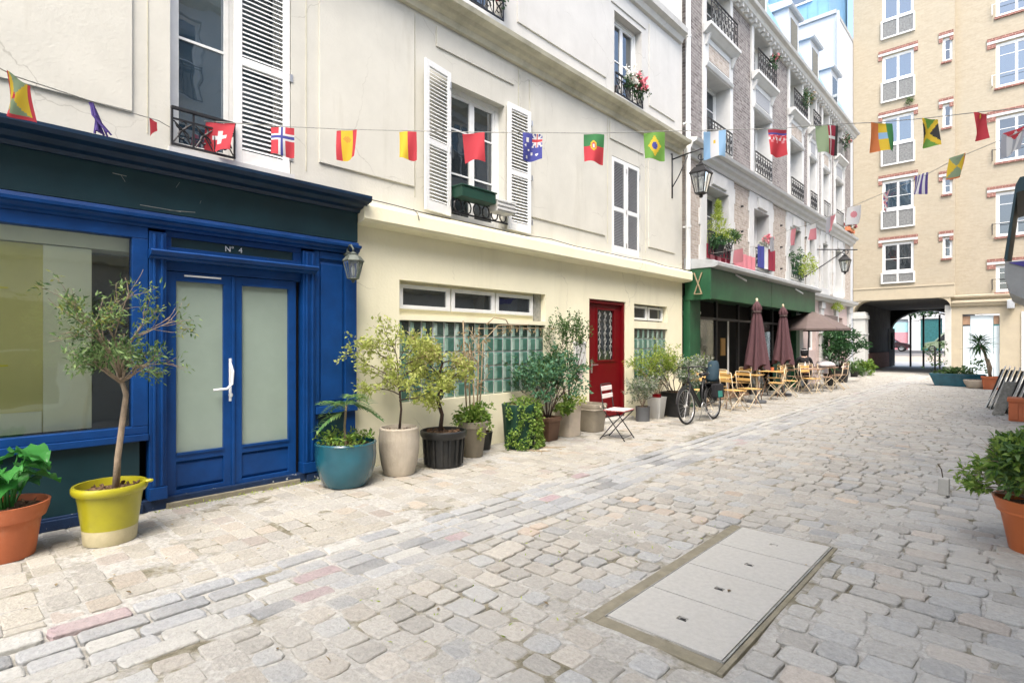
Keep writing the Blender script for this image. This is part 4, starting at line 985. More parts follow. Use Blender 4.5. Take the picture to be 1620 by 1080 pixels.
# passage: piers, side walls, ceiling
mb = MB(); mb.box(-.64, -.12, YE-.32, YE+.5, 0, 3.1).box(-.70, -.06, YE-.38, YE+.5, 2.75, 2.95).box(-.68, -.08, YE-.36, YE+.5, 1.95, 2.0).box(-.68, -.08, YE-.36, YE+.5, 0, .25)
mb.build('passage_pier', M['greystone'], E_, bevel=.01); mb = MB(); mb.box(3.06, 3.30, YE-.1, YE+.6, 0, 3.3); mb.build('passage_pier', M['greystone'], E_, bevel=.01)
mb = MB(); mb.profile(0, 0, [(0, 0)]) if 0 else None
mb = MB(); mb.box(-.9, -.641, YE+.0, 44, -.1, 3.65).box(3.302, 3.6, YE+.36, 44, -.1, 3.65); mb.build('passage_wall', plain('dark_passage_wall', (.075, .07, .06), .9, var=.3, scale=2), E_)  # passage walls in one dark mottled tone
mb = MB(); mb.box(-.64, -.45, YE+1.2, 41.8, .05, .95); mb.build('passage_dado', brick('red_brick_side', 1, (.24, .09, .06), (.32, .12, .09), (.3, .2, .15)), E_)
mb = MB(); mb.box(-.9, 3.6, YE+.101, 44, 3.66, 3.9); mb.build('passage_ceiling', plain('dark_passage_ceiling', (.10, .10, .095), .9, var=.2), E_)  # ceiling in a dark grey tone
# arch haunches at the mouth of the passage
def haunch(xc, sgn, y0, y1, r, ztop, mat, name, th=.10):
    mb = MB(); n = 10; pts = [(xc, ztop)]+[(xc+sgn*r*(1-sin(k/n*pi/2)), ztop-r*(1-cos(k/n*pi/2))) for k in range(n+1)]
    a = [mb.vert((x, y0, z)) for x, z in pts]; b = [mb.vert((x, y1, z)) for x, z in pts]; K = len(pts)
    for k in range(K): mb.face((a[k], a[(k+1) % K], b[(k+1) % K], b[k]))
    mb.face(a[::-1]); mb.face(b); return mb.build(name, mat, E_)
haunch(-.64+.0, 1, YE-.295, YE+.5, .62, 3.66, M['ochre'], 'passage_haunch')
haunch(3.30, -1, YE-.295, YE+.5, .5, 3.66, M['ochre'], 'passage_haunch')
# inner arch wall with the gate opening
mb = MB(); ya, yb = 43.6, 44; n = 20; cx, rx, zs, rz_ = 1.33, 1.93, 2.35, 1.28
for k in range(n):
    a0, a1 = pi*k/n, pi*(k+1)/n
    x0, x1 = cx+rx*cos(a0), cx+rx*cos(a1); z0, z1 = zs+rz_*sin(a0), zs+rz_*sin(a1)
    i = [mb.vert(p) for p in ((x0, ya, z0), (x1, ya, z1), (x1, ya, 3.66), (x0, ya, 3.66), (x0, yb, z0), (x1, yb, z1), (x1, yb, 3.66), (x0, yb, 3.66))]
    for q in ((0,1,2,3), (4,7,6,5), (0,4,5,1), (3,2,6,7)): mb.face([i[t] for t in q])
mb.box(-.64, cx-rx, ya, yb, 0, 3.66)
mb.build('arch_wall', M['dark'], E_)
mb = MB(); mb.tube([(cx+rx*cos(pi*k/24)*.985, ya-.03, zs+rz_*sin(pi*k/24)*.97) for k in range(25)], .055, 6).box(-.60, -.50, ya-.08, ya+.02, 0, 2.4)
mb.build('arch_trim', M['whitep'], E_, smooth=False)
gt = thing('gate', 'tall black iron gate posts at the inner end of the passage', 'gate', (1.5, 43.2, 0))
for x in (.47, 1.14, 1.95): mb = MB(); mb.box(x-.05, x+.05, 43.2, 43.29, 0, 3.3); mb.build('post', M['black'], gt)
gd = MB(); gd.box(-.20, -.14, 42.2, 43.2, .05, 2.1); 
lf = thing('gate_leaf', 'white wooden gate leaf folded open against the passage wall', 'gate', (-.5, 43, 0))
mb = MB(); mb.box(-.62, -.32, 42.90, 42.96, .05, 2.45).box(-.58, -.36, 42.89, 42.90, .9, 2.35).box(-.58, -.36, 42.89, 42.90, .15, .8); mb.build('leaf', M['whiteb'], lf, bevel=.01)
MB().box(-.53, -.41, 42.885, 42.89, 1.1, 2.2).build('leaf_pane', GL, lf)
# low iron barrier
mb = MB(); mb.tube([(2.9, 43.1, .72), (3.3, 43.1, .72)], .02, 5)
# letter boxes inside passage
mb = MB()
for k in range(3): mb.box(-.44, -.30, 34.5, 34.75, .95+k*.13, 1.04+k*.13)
tag(mb.build('letter_boxes', M['whitep'], bevel=.004), 'three small white letter boxes inside the passage entrance', 'letter box')

# ------------------------------------------------------------------ white building behind the brick house
W_ = thing('white_building', 'tall white rendered building with a blue metal top storey behind the brick house', 'building', (-4, 31, 0))
mb = MB(); mb.box(-10, -.66, 29.3, 33.5, 0, 17.0); mb.build('wall', M['whiteb'], W_)
mb = MB(); mb.box(-10, -.64, 29.2, 33.5, 17.01, 17.18); mb.build('coping', M['zinc'], W_)
for z in (12.9, 7.6): mb = MB(); mb.box(-4, -.64, 29.24, 29.3, z, z+.08); mb.build('coping', M['zinc'], W_)
mb = MB(); mb.box(-10, -1.05, 29.6, 33.4, 17.2, 22); bs = mb.build('top_storey', M['slate'], W_)
mb = MB()
for k in range(20): mb.box(-9.6+k*.45, -9.57+k*.45, 29.57, 29.6, 17.2, 22)
mb.build('seams', M['slate'], bs)
mb = MB(); mb.box(-2.75, -1.75, 29.52, 29.6, 18.2, 19.6); o = mb.build('window', M['whitep'], W_); MB().box(-2.65, -1.85, 29.50, 29.52, 18.3, 19.5).build('pane', GLSKY, o)
mb = MB(); mb.tube([(-.55, 29.12, 0.2), (-.55, 29.12, 17)], .06, 8); mb.build('downpipe', M['whiteb'], W_)
mb = MB(); mb.box(-4.6, -3.7, 28.6, 29.29, 11.2, 19.5); mb.build('chimney_stack', M['whiteb'], W_, bevel=.02)

# ------------------------------------------------------------------ buildings and cars seen through the passage
F = thing('far_building', 'pale building across the far street with green shop windows', 'building', (0, 80, .6))
mb = MB(); mb.box(-30, 30, 78, 84, .5, 12); mb.build('wall', M['whiteb'], F)
mb = MB(); mb.box(-30, 30, 77.7, 78, 4.3, 4.9).box(-4.0, -2.85, 77.6, 78, .6, 4.3).box(-12, -11.6, 77.8, 78, .6, 4.3).box(-.9, -.65, 77.7, 78, .6, 4.3); mb.build('pier', M['whitew'], F, bevel=.02)
mb = MB(); mb.box(-2.85, -.9, 77.85, 77.97, .7, 4.2).box(-.65, 4, 77.85, 77.97, .7, 4.2); mb.build('shop_window', plain('teal_shop_window', (.03, .12, .12), .3, var=.3), F)
mb = MB(); mb.box(-11.6, -4.0, 77.85, 77.97, 2.8, 3.9); mb.build('awning_band', plain('aqua_sign', (.35, .62, .60), .6), F)
mb = MB(); mb.box(-11.6, -4.0, 77.85, 77.97, .8, 2.79); mb.build('pink_hoarding', plain('pink_panel', (.60, .25, .27), .6), F)
for s in range(-5, 6):
    mb = MB(); mb.box(s*3.4-.6, s*3.4+.6, 77.9, 77.96, 6.2, 8.8); mb.build('window', GL, F)
def car(loc, rz, mat, label, h=1.45, van=False):
    c = thing('parked_car', label, 'car', loc, rz, 'cars parked in the far street')
    Lh, Wd = 2.1, .86
    out = [(-2.1, .35), (-2.12, .62), (-2.0, .86), (-1.7, .93), (-1.15, h-.05), (-.6, h), (.55, h-.02), (1.15, .96), (1.85, .84), (2.1, .66), (2.12, .35)]
    if van: out = [(-2.1, .35), (-2.12, .8), (-2.05, 1.1), (-1.95, h-.06), (-1.6, h), (.5, h), (1.2, 1.05), (1.9, .92), (2.12, .7), (2.12, .35)]
    mb = MB(); n = len(out); rings = []
    for y, k in ((-Wd, .0), (-Wd*.96, .06), (Wd*.96, .06), (Wd, 0)):
        pass
    secs = []
    for y, ins in ((-.86, .10), (-.80, .0), (.80, .0), (.86, .10)):
        secs.append([mb.vert((x*(1-ins*.2), y*(1 if z < 1.0 else .84), .35+(z-.35)*(1-ins*.35))) for x, z in out])
    for A, Bq in zip(secs, secs[1:]):
        for k in range(n): mb.face((A[k], A[(k+1) % n], Bq[(k+1) % n], Bq[k]))
    mb.face(secs[0][::-1]); mb.face(secs[-1]); mb.build('body', mat, c, smooth='auto', world=False)
    for sy in (-1, 1):
        gm = MB(); 
        pts = [(-1.05, .98), (-.95, h-.13), (.5, h-.13), (.98, .98)] if not van else [(-1.8, 1.1), (-1.75, h-.15), (.45, h-.15), (1.0, 1.08)]
        a = [gm.vert((x, sy*(.865 if z < 1 else .76), z)) for x, z in pts]; b = [gm.vert((x, sy*(.80 if z < 1 else .70), z)) for x, z in pts]
        for k in range(4): gm.face((a[k], a[(k+1) % 4], b[(k+1) % 4], b[k]))
        gm.face(a); gm.face(b[::-1]); gm.build('side_window', GL, c, world=False)
    ws = MB(); ws.obox((.86, 0, (h+.95)/2), (.30, 0, -(h-1.0)/2*.9), (0, .62, 0), (.012, 0, .012)); ws.build('windscreen', GL, c, world=False)
    for sx in (-1.35, 1.35):
        for sy in (-.8, .8):
            t = MB(); t.ring((sx, sy, .33), .25, .085, 'y', 18, 8); wh = t.build('wheel', M['tyre'], c, world=False)
            t = MB(); t.tube([(sx, sy-.06, .33), (sx, sy+.06, .33)], .2, 14); t.build('rim', M['steel'], wh, world=False)
    for sy in (-.62, .62):
        t = MB(); t.box(2.03, 2.125, sy-.13, sy+.13, .62, .76); t.build('headlight', M['chalk'], c, bevel=.02, world=False)
    return c
car((-4.9, 70, .66), 0.05, M['carred'], 'dark car parked left of the white pillar beyond the passage')
car((.45, 69, .65), pi+.05, M['carsil'], 'olive grey van parked right of the white pillar beyond the passage', 1.9, True)

# ------------------------------------------------------------------ right-hand side of the street
O_ = thing('opposite_house', 'long cream house on the right behind the camera with iron balconies', 'house', (9, 4, 0)); XO = 7.4
OHT = 9.2
OH = [(s, s+1.1, z, z+1.9) for s in (-8, -5.2, -2.4, .4, 3.2, 6.0, 8.8, 11.6, 14.4, 17.2, 20) for z in (4.0, 6.9)]+[(s, s+2.0, .3, 2.4) for s in (-7, -3.6, -.2, 3.2, 6.6)]
mb = holed(MB(OPPW(XO)), -9, 23.5, -.1, OHT, OH, -.3, 0); mb.build('wall', M['cream2'], O_)
mb = MB(OPPW(XO)); mb.box(-9, 23.5, -6, -.8, -.1, OHT); mb.build('inner_wall', M['dark'], O_)
mb = MB(OPPW(XO)); mb.profile(-9, 23.5, [(0, 3.0), (.2, 3.05), (.24, 3.2), (0, 3.25)]).profile(-9, 23.5, [(0, OHT-.2), (.25, OHT-.1), (.3, OHT+.1), (-6, OHT+.2), (-6, OHT-.2)]); mb.build('string_course', M['mould'], O_)
for s0, s1, z0, z1 in OH: window(OPPW(XO), O_, s0, s1, z0, z1, -.2)
for s0, s1, z0, z1 in OH:
    if z0 > 3: railing(OPPW(XO), O_, s0, s1, z0, z0+.8, .05, scroll=False)
# shop pavilion with the steep awning
P_ = thing('right_pavilion', 'ochre ground floor building at the right with white framed doors', 'building', (6.4, 16, 0))
mb = holed(MB(OPPW(6.35)), 12.5, 23.4, -.05, 4.4, [(14.6, 16.2, 0, 2.3), (18, 19.6, 0, 2.3)], -.25, 0); mb.box(12.5, 23.4, -1.05, -.5, -.05, 4.4); mb.build('wall', M['ochre'], P_)
for a, b in ((14.6, 16.2), (18, 19.6)): window(OPPW(6.35), P_, a, b, 0, 2.3, -.15, bars=(.4,))
aw = thing('awning', 'steep dark green awning with a grey curved base jutting in at the right', 'awning', (6.0, 14, 2.3))
mb = MB(OPPW(6.35)); mb.profile(12.6, 15.2, [(.02, 4.35), (.60, 4.30), (.655, 4.18), (.80, 2.95), (.76, 2.90), (.64, 4.05), (.02, 4.20)]); mb.build('canopy', M['petrol'], aw)
mb = MB(OPPW(6.35)); mb.profile(12.6, 15.2, [(.02, 2.22), (.5, 2.22), (.72, 2.35), (.79, 2.6), (.79, 2.89), (.02, 2.89)]); mb.build('valance_box', M['midgrey'], aw)
mb = MB(OPPW(6.35)); mb.profile(12.58, 12.60, [(.05, 2.74), (.5, 2.76), (.74, 2.87), (.05, 2.9)]); mb.build('sign_panel', plain('violet_panel', (.05, .04, .22), .5), aw)
# ------------------------------------------------------------------ plants
def V3(*a): return Vector(a)
def rnd(a): return V3(R.uniform(-1, 1), R.uniform(-1, 1), R.uniform(-1, 1))*a
def curve(p, d, L, n=5, wob=.2, lift=0.):
    pts = [p.copy()]; d = d.normalized()
    for k in range(n):
        d = (d+rnd(wob)+V3(0, 0, lift)).normalized(); pts.append(pts[-1]+d*L/n)
    return pts, d
def grow(mbw, p, d, L, r, depth, kids=(2, 4), spread=.7, wob=.18, lift=.05, shrink=.68, tips=None, n=4):
    pts, d2 = curve(p, d, L, n, wob, lift)
    rs = [r*(1-.45*k/n) for k in range(n+1)]
    mbw.tube(pts, rs, 6 if r > .008 else 4)
    if tips is not None and depth <= 1:
        for a, b in zip(pts, pts[1:]): tips.append(((a+b)/2, (b-a).normalized(), depth))
    if depth <= 0:
        tips.append((pts[-1], d2, 0)); return
    for k in range(R.randint(*kids)):
        t = R.uniform(.45, 1); i = min(int(t*n), n-1); q = pts[i].lerp(pts[i+1], t*n-i)
        nd = (d2+rnd(spread)).normalized()
        grow(mbw, q, nd, L*shrink*R.uniform(.7, 1.2), r*.55, depth-1, kids, spread, wob, lift, shrink, tips, n)
def leaves(tips, per, L, W, spread, name, mat, parent, side=.8, fold=.2, keep=None, up=None):
    mb = MB()
    for p, d, dep in tips:
        for k in range(per):
            q = p+rnd(spread)
            if keep and not keep(q): continue
            ld = (d*.5+rnd(side)).normalized()
            mb.leaf(q, ld, L*R.uniform(.6, 1.3), W*R.uniform(.6, 1.2), fold=fold, up=up)
    return mb.build(name, mat, parent, recalc=False)
def cloud(n, c, rx, ry, rz, fn=None, seed=0):
    """tips scattered in an uneven ellipsoid with lumps and gaps"""
    out = []; c = V3(*c)
    while len(out) < n:
        u = rnd(1)
        if u.length > 1: continue
        k = noise.noise(V3(u.x*1.9+seed, u.y*1.9, u.z*1.9))
        if u.length > .72+.55*k: continue
        if noise.noise(V3(u.x*3.5, u.y*3.5+seed, u.z*3.5+5)) < -.22: continue
        p = c+V3(u.x*rx, u.y*ry, u.z*rz)
        if fn and not fn(p): continue
        out.append((p, (V3(u.x, u.y, u.z+.3)).normalized(), 0))
    return out
def soil(parent, r, z, loc, sq=0, sx=1, sy=1, n=20, mat=None):
    mb = MB(); 
    rings = []
    for f in (1, .8, .55, .3): rings.append((r*f, z+(1-f)*.02))
    mb.lathe(rings, n, loc, sq=sq, sx=sx, sy=sy, close=True)
    for k in range(int(60*r/.25)):
        a = R.uniform(0, 2*pi); q = r*.9*sqrt(R.random()); s = R.uniform(.008, .022)
        mb.obox((loc[0]+q*cos(a)*sx, loc[1]+q*sin(a)*sy, z+.018), rnd(1).normalized()*s, rnd(1).normalized()*s*.7, rnd(1).normalized()*s*.4)
    return mb.build('soil', mat or M['soil'], parent)
def pot(parent, prof, mat, loc, n=32, sq=0, sx=1, sy=1, fn=None, name='pot', smooth='auto', label=None):
    """outer profile from foot to rim, then closed down the inside"""
    r, z = prof[-1]; t = .018
    full = prof+[(r-t, z), (r-t-.01, z-.10)]
    mb = MB(); mb.lathe(full, n, loc, fn=fn, sq=sq, sx=sx, sy=sy); return mb.build(name, mat, parent, smooth=smooth, label=label)
GP = 'potted plants along the left house fronts'
def plant(name, label, x, y, group=None, cat='potted plant'): return thing(name, label, cat, (x, y, .002), 0, group)

# 1 broad leaves in terracotta, bottom left
x, y = .565, .38; P = plant('potted_plant', 'broad leaved plant in a big terracotta pot at the left edge of the picture', x, y, GP)
pot(P, [(.165, 0), (.172, .01), (.205, .25), (.21, .27), (.23, .275), (.25, .335), (.255, .37), (.258, .38)], M['terra'], (x, y))
soil(P, .235, .335, (x, y)); mw = MB(); lf_ = MB()
for k in range(17):
    a = k*2.4; rr = R.uniform(.06, .20); h = R.uniform(.50, .78); top = V3(x+cos(a)*rr, y+sin(a)*rr, h)
    mw.tube([V3(x+cos(a)*.05, y+sin(a)*.05, .34), V3(x+cos(a)*rr*.6, y+sin(a)*rr*.6, h*.8), top], [.009, .007, .005], 5)
    d = V3(cos(a)*.9, sin(a)*.9, R.uniform(-.35, .1)).normalized(); s = d.cross(V3(0, 0, 1)).normalized(); n_ = s.cross(d).normalized()
    L_ = R.uniform(.17, .25); W_l = L_*.95; rows_ = []
    for i in range(9):
        t = i/8; wv = W_l*.5*(sin(pi*min(1, t*.92+.12))**.7)*(1-t**3)+.002; ctr = top+d*(t*L_-.05)-n_*(t*t*L_*.30)
        rows_.append([lf_.vert(ctr+s*wv*j/3+n_*(abs(j/3)**1.5)*.035*(1+.5*sin(i*2+j))) for j in range(-3, 4)])
    for A, Bq in zip(rows_, rows_[1:]):
        for j in range(6): lf_.face((A[j], A[j+1], Bq[j+1], Bq[j]))
mw.build('stem', LF['big'], P); lf_.build('leaves', LF['big'], P, smooth=True, recalc=False)

# 2 olive standard in lime-yellow pot
x, y = .70, .97; P = plant('potted_olive_tree', 'small olive tree with a bare trunk in a lime yellow glazed pot', x, y, GP)
pot(P, [(.165, .0), (.17, .01), (.178, .115)], M['rawclay'], (x, y), name='pot_foot')
pot(P, [(.1785, .115), (.205, .33), (.214, .365), (.214, .37), (.232, .375), (.243, .395), (.243, .42), (.235, .435)], M['limepot'], (x, y))
mb = MB(); mb.ring((x+.12, y+.225, .435), .022, .010, 'z'); mb.build('pot_lug', M['limepot'], P, smooth=True)
soil(P, .222, .375, (x, y))
mb = MB(); tp = [V3(x+.02, y+.03, .37), V3(x+.03, y+.04, .62), V3(x+.035, y+.07, .9), V3(x+.0, y+.10, 1.1), V3(x+.02, y+.06, 1.24)]
mb.tube(tp, [.027, .022, .021, .019, .015], 9)
tips = []
for k in range(9):
    a = k*2.3; d = V3(cos(a)*.75, sin(a)*.75, .55)
    grow(mb, tp[-1]-V3(0, 0, .04), d, .235, .008, 2, (2, 4), .75, .22, .03, .72, tips)
for k in range(4): grow(mb, tp[-1], V3(R.uniform(-.4, .4), R.uniform(-.4, .4), 1), .42, .009, 2, (3, 4), .8, .2, .05, .7, tips)
tips = [t for t in tips if t[0].z < 2.0 and noise.noise(t[0]*5.5+V3(3, 1, 0)) > -.16]
mb.build('trunk', M['bark'], P, smooth=True)
leaves(tips, 4, .048, .016, .045, 'leaves', LF['olive'], P)
leaves([t for t in tips if t[0].z > 1.55 and R.random() < .4], 4, .045, .014, .04, 'young_leaves', LF['olivey'], P)

# 3 palm-like plant in teal pot
x, y = .53, 3.06; P = plant('potted_palm', 'small palm like plant over trailing greens in a glazed teal pot', x, y, GP)
pot(P, [(.19, 0), (.21, .005), (.27, .10), (.305, .22), (.315, .33), (.312, .43), (.318, .45), (.31, .465)], M['teal'], (x, y), n=40)
soil(P, .285, .40, (x, y)); mb = MB(); mb.tube([V3(x, y, .38), V3(x-.01, y-.01, .62), V3(x+.01, y, .86)], [.014, .012, .011], 6)
mb.build('stem', M['cane'], P); mb = MB()
for k in range(11):
    a = k*2.399; el = R.uniform(-.1, .9); d = V3(cos(a), sin(a), el).normalized(); c0 = V3(x+.01, y, R.uniform(.78, .9))
    pts = [c0+d*t*.33-V3(0, 0, 1)*(t*t*.16) for t in (0, .25, .5, .75, 1)]; mb.tube(pts, .004, 4)
    for i in range(9):
        t = .2+.8*i/8; q = c0+d*t*.33-V3(0, 0, 1)*(t*t*.16); s = d.cross(V3(0, 0, 1)).normalized()
        for sg in (-1, 1): mb.leaf(q, (s*sg+d*.9+V3(0, 0, -.25)), .17*(1-.35*t), .034, up=V3(0, 0, 1), fold=.1)
mb.build('fronds', LF['palm'], P, recalc=False)
tips = [(V3(x+.27*cos(a)*q, y+.27*sin(a)*q, .45+R.uniform(-.02, .10)), V3(cos(a), sin(a), .6), 0) for a, q in ((R.uniform(0, 2*pi), R.uniform(.3, 1.15)) for _ in range(110))]
leaves(tips, 4, .05, .026, .03, 'trailing_leaves', LF['fresh'], P)

# 4 maple in stone pot
x, y = .53, 3.74; P = plant('potted_maple', 'yellow green japanese maple in a tall pale stone pot', x, y, GP)
pot(P, [(.155, 0), (.17, .005), (.205, .12), (.228, .28), (.232, .42), (.222, .50), (.226, .525), (.215, .54)], M['stonepot'], (x, y), n=36)
soil(P, .19, .48, (x, y)); mb = MB(); tp = [V3(x, y, .48), V3(x+.01, y+.02, .74), V3(x-.01, y+.01, .98), V3(x+.0, y-.02, 1.2)]
mb.tube(tp, [.016, .013, .011, .009], 7); tips = []
for k in range(15):
    a = k*2.4; zz = .84+.035*k; base = V3(x, y, zz)
    grow(mb, base, V3(cos(a)*1, sin(a)*1, .38), .36, .007, 2, (2, 3), .6, .2, .0, .62, tips)
grow(mb, tp[-1], V3(.1, -.1, 1), .36, .008, 2, (3, 4), .8, .2, .03, .7, tips)
mb.build('trunk', M['barkd'], P, smooth=True)
tips = [t for t in tips if t[0].x > .12]
lo = [t for t in tips if R.random() < .8]
leaves(lo, 5, .052, .028, .055, 'leaves', LF['maple'], P, side=.7, fold=.1)
leaves([t for t in tips if t[0].y > y+.1 and t[0].z > 1.25], 3, .05, .022, .045, 'bronze_leaves', LF['mapleb'], P)

# 5 twisted little tree in ribbed black tub
x, y = .58, 4.36; P = plant('potted_acer', 'gnarled little tree with yellowish crown in a ribbed black plastic tub', x, y, GP)
pot(P, [(.20, 0), (.21, .01), (.235, .34), (.24, .345), (.265, .35), (.285, .385), (.285, .43), (.275, .44)], M['blackpl'], (x, y), n=72, fn=None)
mb = MB()
for k in range(16):
    a = 2*pi*k/16; c_, s_ = cos(a), sin(a); mb.obox((x+c_*.238, y+s_*.238, .19), (c_*.012+.0, s_*.012, .0), (-s_*.012, c_*.012, 0), (c_*.010, s_*.010, .16))
mb.build('ribs', M['blackpl'], P)
soil(P, .255, .40, (x, y)); mb = MB(); tp = [V3(x-.02, y-.04, .40), V3(x-.04, y+.01, .62), V3(x-.05, y-.05, .80), V3(x-.03, y+.02, .98), V3(x-.06, y-.02, 1.12), V3(x-.02, y+.0, 1.26)]
mb.tube(tp, [.028, .024, .026, .02, .019, .012], 8); tips = []
for k in range(12):
    a = k*2.2; q = tp[2+k % 4]; grow(mb, q, V3(cos(a), sin(a), .5), .30, .009, 2, (2, 3), .7, .3, .02, .6, tips)
mb.build('trunk', M['barkd'], P, smooth=True)
leaves(tips, 5, .050, .028, .05, 'leaves', LF['maple'], P)
leaves([t for t in tips if t[0].z > 1.2], 3, .045, .022, .05, 'bronze_leaves', LF['mapleb'], P)

# 6 dry canes over fresh greens in taupe pot
x, y = .43, 4.99; P = plant('potted_climber', 'taupe pot with tall dry canes and withered leaves above fresh greens', x, y, GP)
pot(P, [(.125, 0), (.13, .005), (.178, .38), (.182, .385), (.20, .39), (.206, .465), (.20, .47)], M['taupe'], (x, y))
soil(P, .175, .43, (x, y)); mb = MB()
for dx, dy, h in ((-.02, -.08, 1.8), (.03, .04, 1.72), (0, .10, 1.55), (-.05, 0, 1.5), (.04, -.02, 1.1)):
    mb.tube([V3(x+dx, y+dy, .42), V3(x+dx*1.3, y+dy*1.5, h*.6), V3(x+dx*1.2, y+dy*1.9, h)], [.012, .011, .008], 6)
mb.tube([V3(x, y-.12, 1.3), V3(x-.02, y+.5, 1.75), V3(x-.1, y+1.25, 1.78)], .007, 5)
mb.tube([V3(x-.05, y+.1, 1.7), V3(x-.08, y+.9, 1.72), V3(x-.12, y+1.9, 1.74)], .006, 5)
mb.tube([V3(x-.05, y+.3, 1.76), V3(x-.05, y+.45, 1.86), V3(x-.06, y+.7, 1.84), V3(x-.06, y+.8, 1.72)], .008, 5)
for k in range(26):
    p0 = V3(x+R.uniform(-.03, .03), y+R.uniform(-.12, .14), R.uniform(.9, 1.7)); pts, _ = curve(p0, rnd(1)+V3(0, .3, .1), .3, 5, .5); mb.tube(pts, .004, 4)
mb.build('canes', M['cane'], P, smooth=True)
tips = [(V3(x+R.uniform(-.12, .14), y+R.uniform(-.22, .28), R.uniform(.9, 1.72)), V3(0, 0, -1), 0) for _ in range(85)]+[(V3(x-.05, y+R.uniform(.2, 1.7), R.uniform(1.66, 1.78)), V3(0, 0, -1), 0) for _ in range(22)]
leaves(tips, 2, .085, .022, .03, 'withered_leaves', LF['dry'], P)
tips = cloud(170, (x+.02, y, .56), .26, .36, .15, seed=3)
leaves(tips, 5, .055, .036, .03, 'leaves', LF['fresh'], P)
tips = [(V3(x+.2, y-.06+R.uniform(-.05, .05), R.uniform(.28, .44)), V3(.2, 0, -1), 0) for _ in range(12)]
leaves(tips, 3, .05, .03, .02, 'hanging_leaves', LF['lime'], P)
# 6b small black pot
x, y = .17, 5.42; P = plant('potted_plant', 'small black pot half hidden behind the taupe pot', x, y, GP)
pot(P, [(.11, 0), (.14, .22), (.145, .25)], M['blackpl'], (x, y)); soil(P, .12, .22, (x, y))
leaves(cloud(70, (x, y, .40), .17, .18, .16, seed=9), 4, .06, .035, .03, 'leaves', LF['fresh'], P)

# 7 ivy over dark green pot
x, y = .46, 5.88; P = plant('potted_ivy', 'dark green pot overgrown by small leaved ivy trailing to the ground', x, y, GP)
pot(P, [(.20, 0), (.21, .01), (.245, .55), (.255, .62), (.25, .63)], M['greend'], (x, y), n=72, fn=lambda a: 1+.02*cos(18*a))
soil(P, .22, .58, (x, y)); tips = []
for k in range(1700):
    t = R.random()**.8; a = R.uniform(-1.5, 2.6); h = .66*(1-t)
    rr = .27+.03*R.random()+.05*(1-h/.66)*(1 if a > .5 else .3)
    if noise.noise(V3(a*2.2, h*5, 0)) < -.05 and a < .35: continue
    tips.append((V3(x+cos(a)*rr, y+sin(a)*rr, h+.02), V3(cos(a)*.5, sin(a)*.5, -.7), 0))
tips += cloud(130, (x, y+.05, .66), .24, .26, .09, seed=2)
leaves(tips, 2, .034, .030, .02, 'ivy_leaves', LF['fresh'], P, side=.5, fold=.1)
mb = MB()
for k in range(6): pts, _ = curve(V3(x+.26, y-.15+k*.07, .02), V3(.4, R.uniform(-1, .6), -.02), .35, 6, .25); mb.tube([V3(p.x, p.y, max(.008, abs(p.z)*.3)) for p in pts], .005, 4)
mb.build('runners', M['cane'], P)

# 8 airy shrub in square brown pot
x, y = .38, 6.62; P = plant('potted_shrub', 'tall airy bluish green shrub in a square brown pot', x, y, GP)
pot(P, [(.115, 0), (.12, .005), (.155, .30), (.17, .305), (.172, .36), (.168, .365)], M['brownpot'], (x, y), n=40, sq=9)
soil(P, .14, .32, (x, y), sq=9); mb = MB(); tips = []
for k in range(12):
    a = k*2.4; grow(mb, V3(x+cos(a)*.03, y+sin(a)*.03, .33), V3(cos(a)*.36, sin(a)*.55-.08, 1), .52, .010, 3, (2, 3), .65, .16, .05, .72, tips)
tips = [t for t in tips if t[0].x > .04]
mb.build('branches', M['barkd'], P, smooth=True)
leaves(tips, 2, .066, .034, .035, 'leaves', LF['bluish'], P)
leaves([t for t in tips if R.random() < .6], 2, .062, .03, .035, 'green_leaves', LF['mid'], P)
tips = cloud(60, (x+.12, y+.28, .52), .18, .25, .16, seed=8); leaves(tips, 5, .07, .045, .03, 'low_leaves', LF['fresh'], P)

# 9 wispy tall shrub in beige box
x, y = .36, 7.16; P = plant('potted_shrub', 'slender twiggy shrub reaching the fascia from a tall beige square planter', x, y, GP)
pot(P, [(.145, 0), (.15, .005), (.165, .48), (.168, .50)], M['beigebox'], (x, y), n=40, sq=12)
soil(P, .145, .46, (x, y), sq=9); mb = MB(); tips = []
for k in range(7):
    a = k*2.4; grow(mb, V3(x+cos(a)*.03, y+sin(a)*.03, .45), V3(cos(a)*.16, sin(a)*.2, 1), .82, .009, 3, (2, 3), .5, .10, .08, .62, tips)
tips = [t for t in tips if t[0].x > .03 and t[0].z < 2.55]
mb.build('branches', M['barkd'], P, smooth=True)
leaves(tips, 3, .048, .024, .035, 'leaves', LF['mid'], P)
leaves(cloud(35, (x+.1, y+.1, .58), .16, .2, .1, seed=4), 4, .05, .03, .03, 'low_leaves', LF['lime'], P)

# 10 empty square urn
x, y = .38, 7.82; P = thing('urn', 'empty grey brown rounded square urn left of the red door', 'plant pot', (x, y, .002))
pot(P, [(.15, 0), (.165, .01), (.19, .25), (.205, .36), (.215, .375), (.205, .39), (.215, .45), (.205, .475)], M['taupe'], (x, y), n=40, sq=5)
soil(P, .18, .40, (x, y), sq=5)
mb = MB()
for s in (-.07, .07): mb.ring((x+.205, y+s, .42), .022, .012, 'y', 10, 5, 0, pi)
mb.build('lug', M['beigebox'], P, smooth=True)

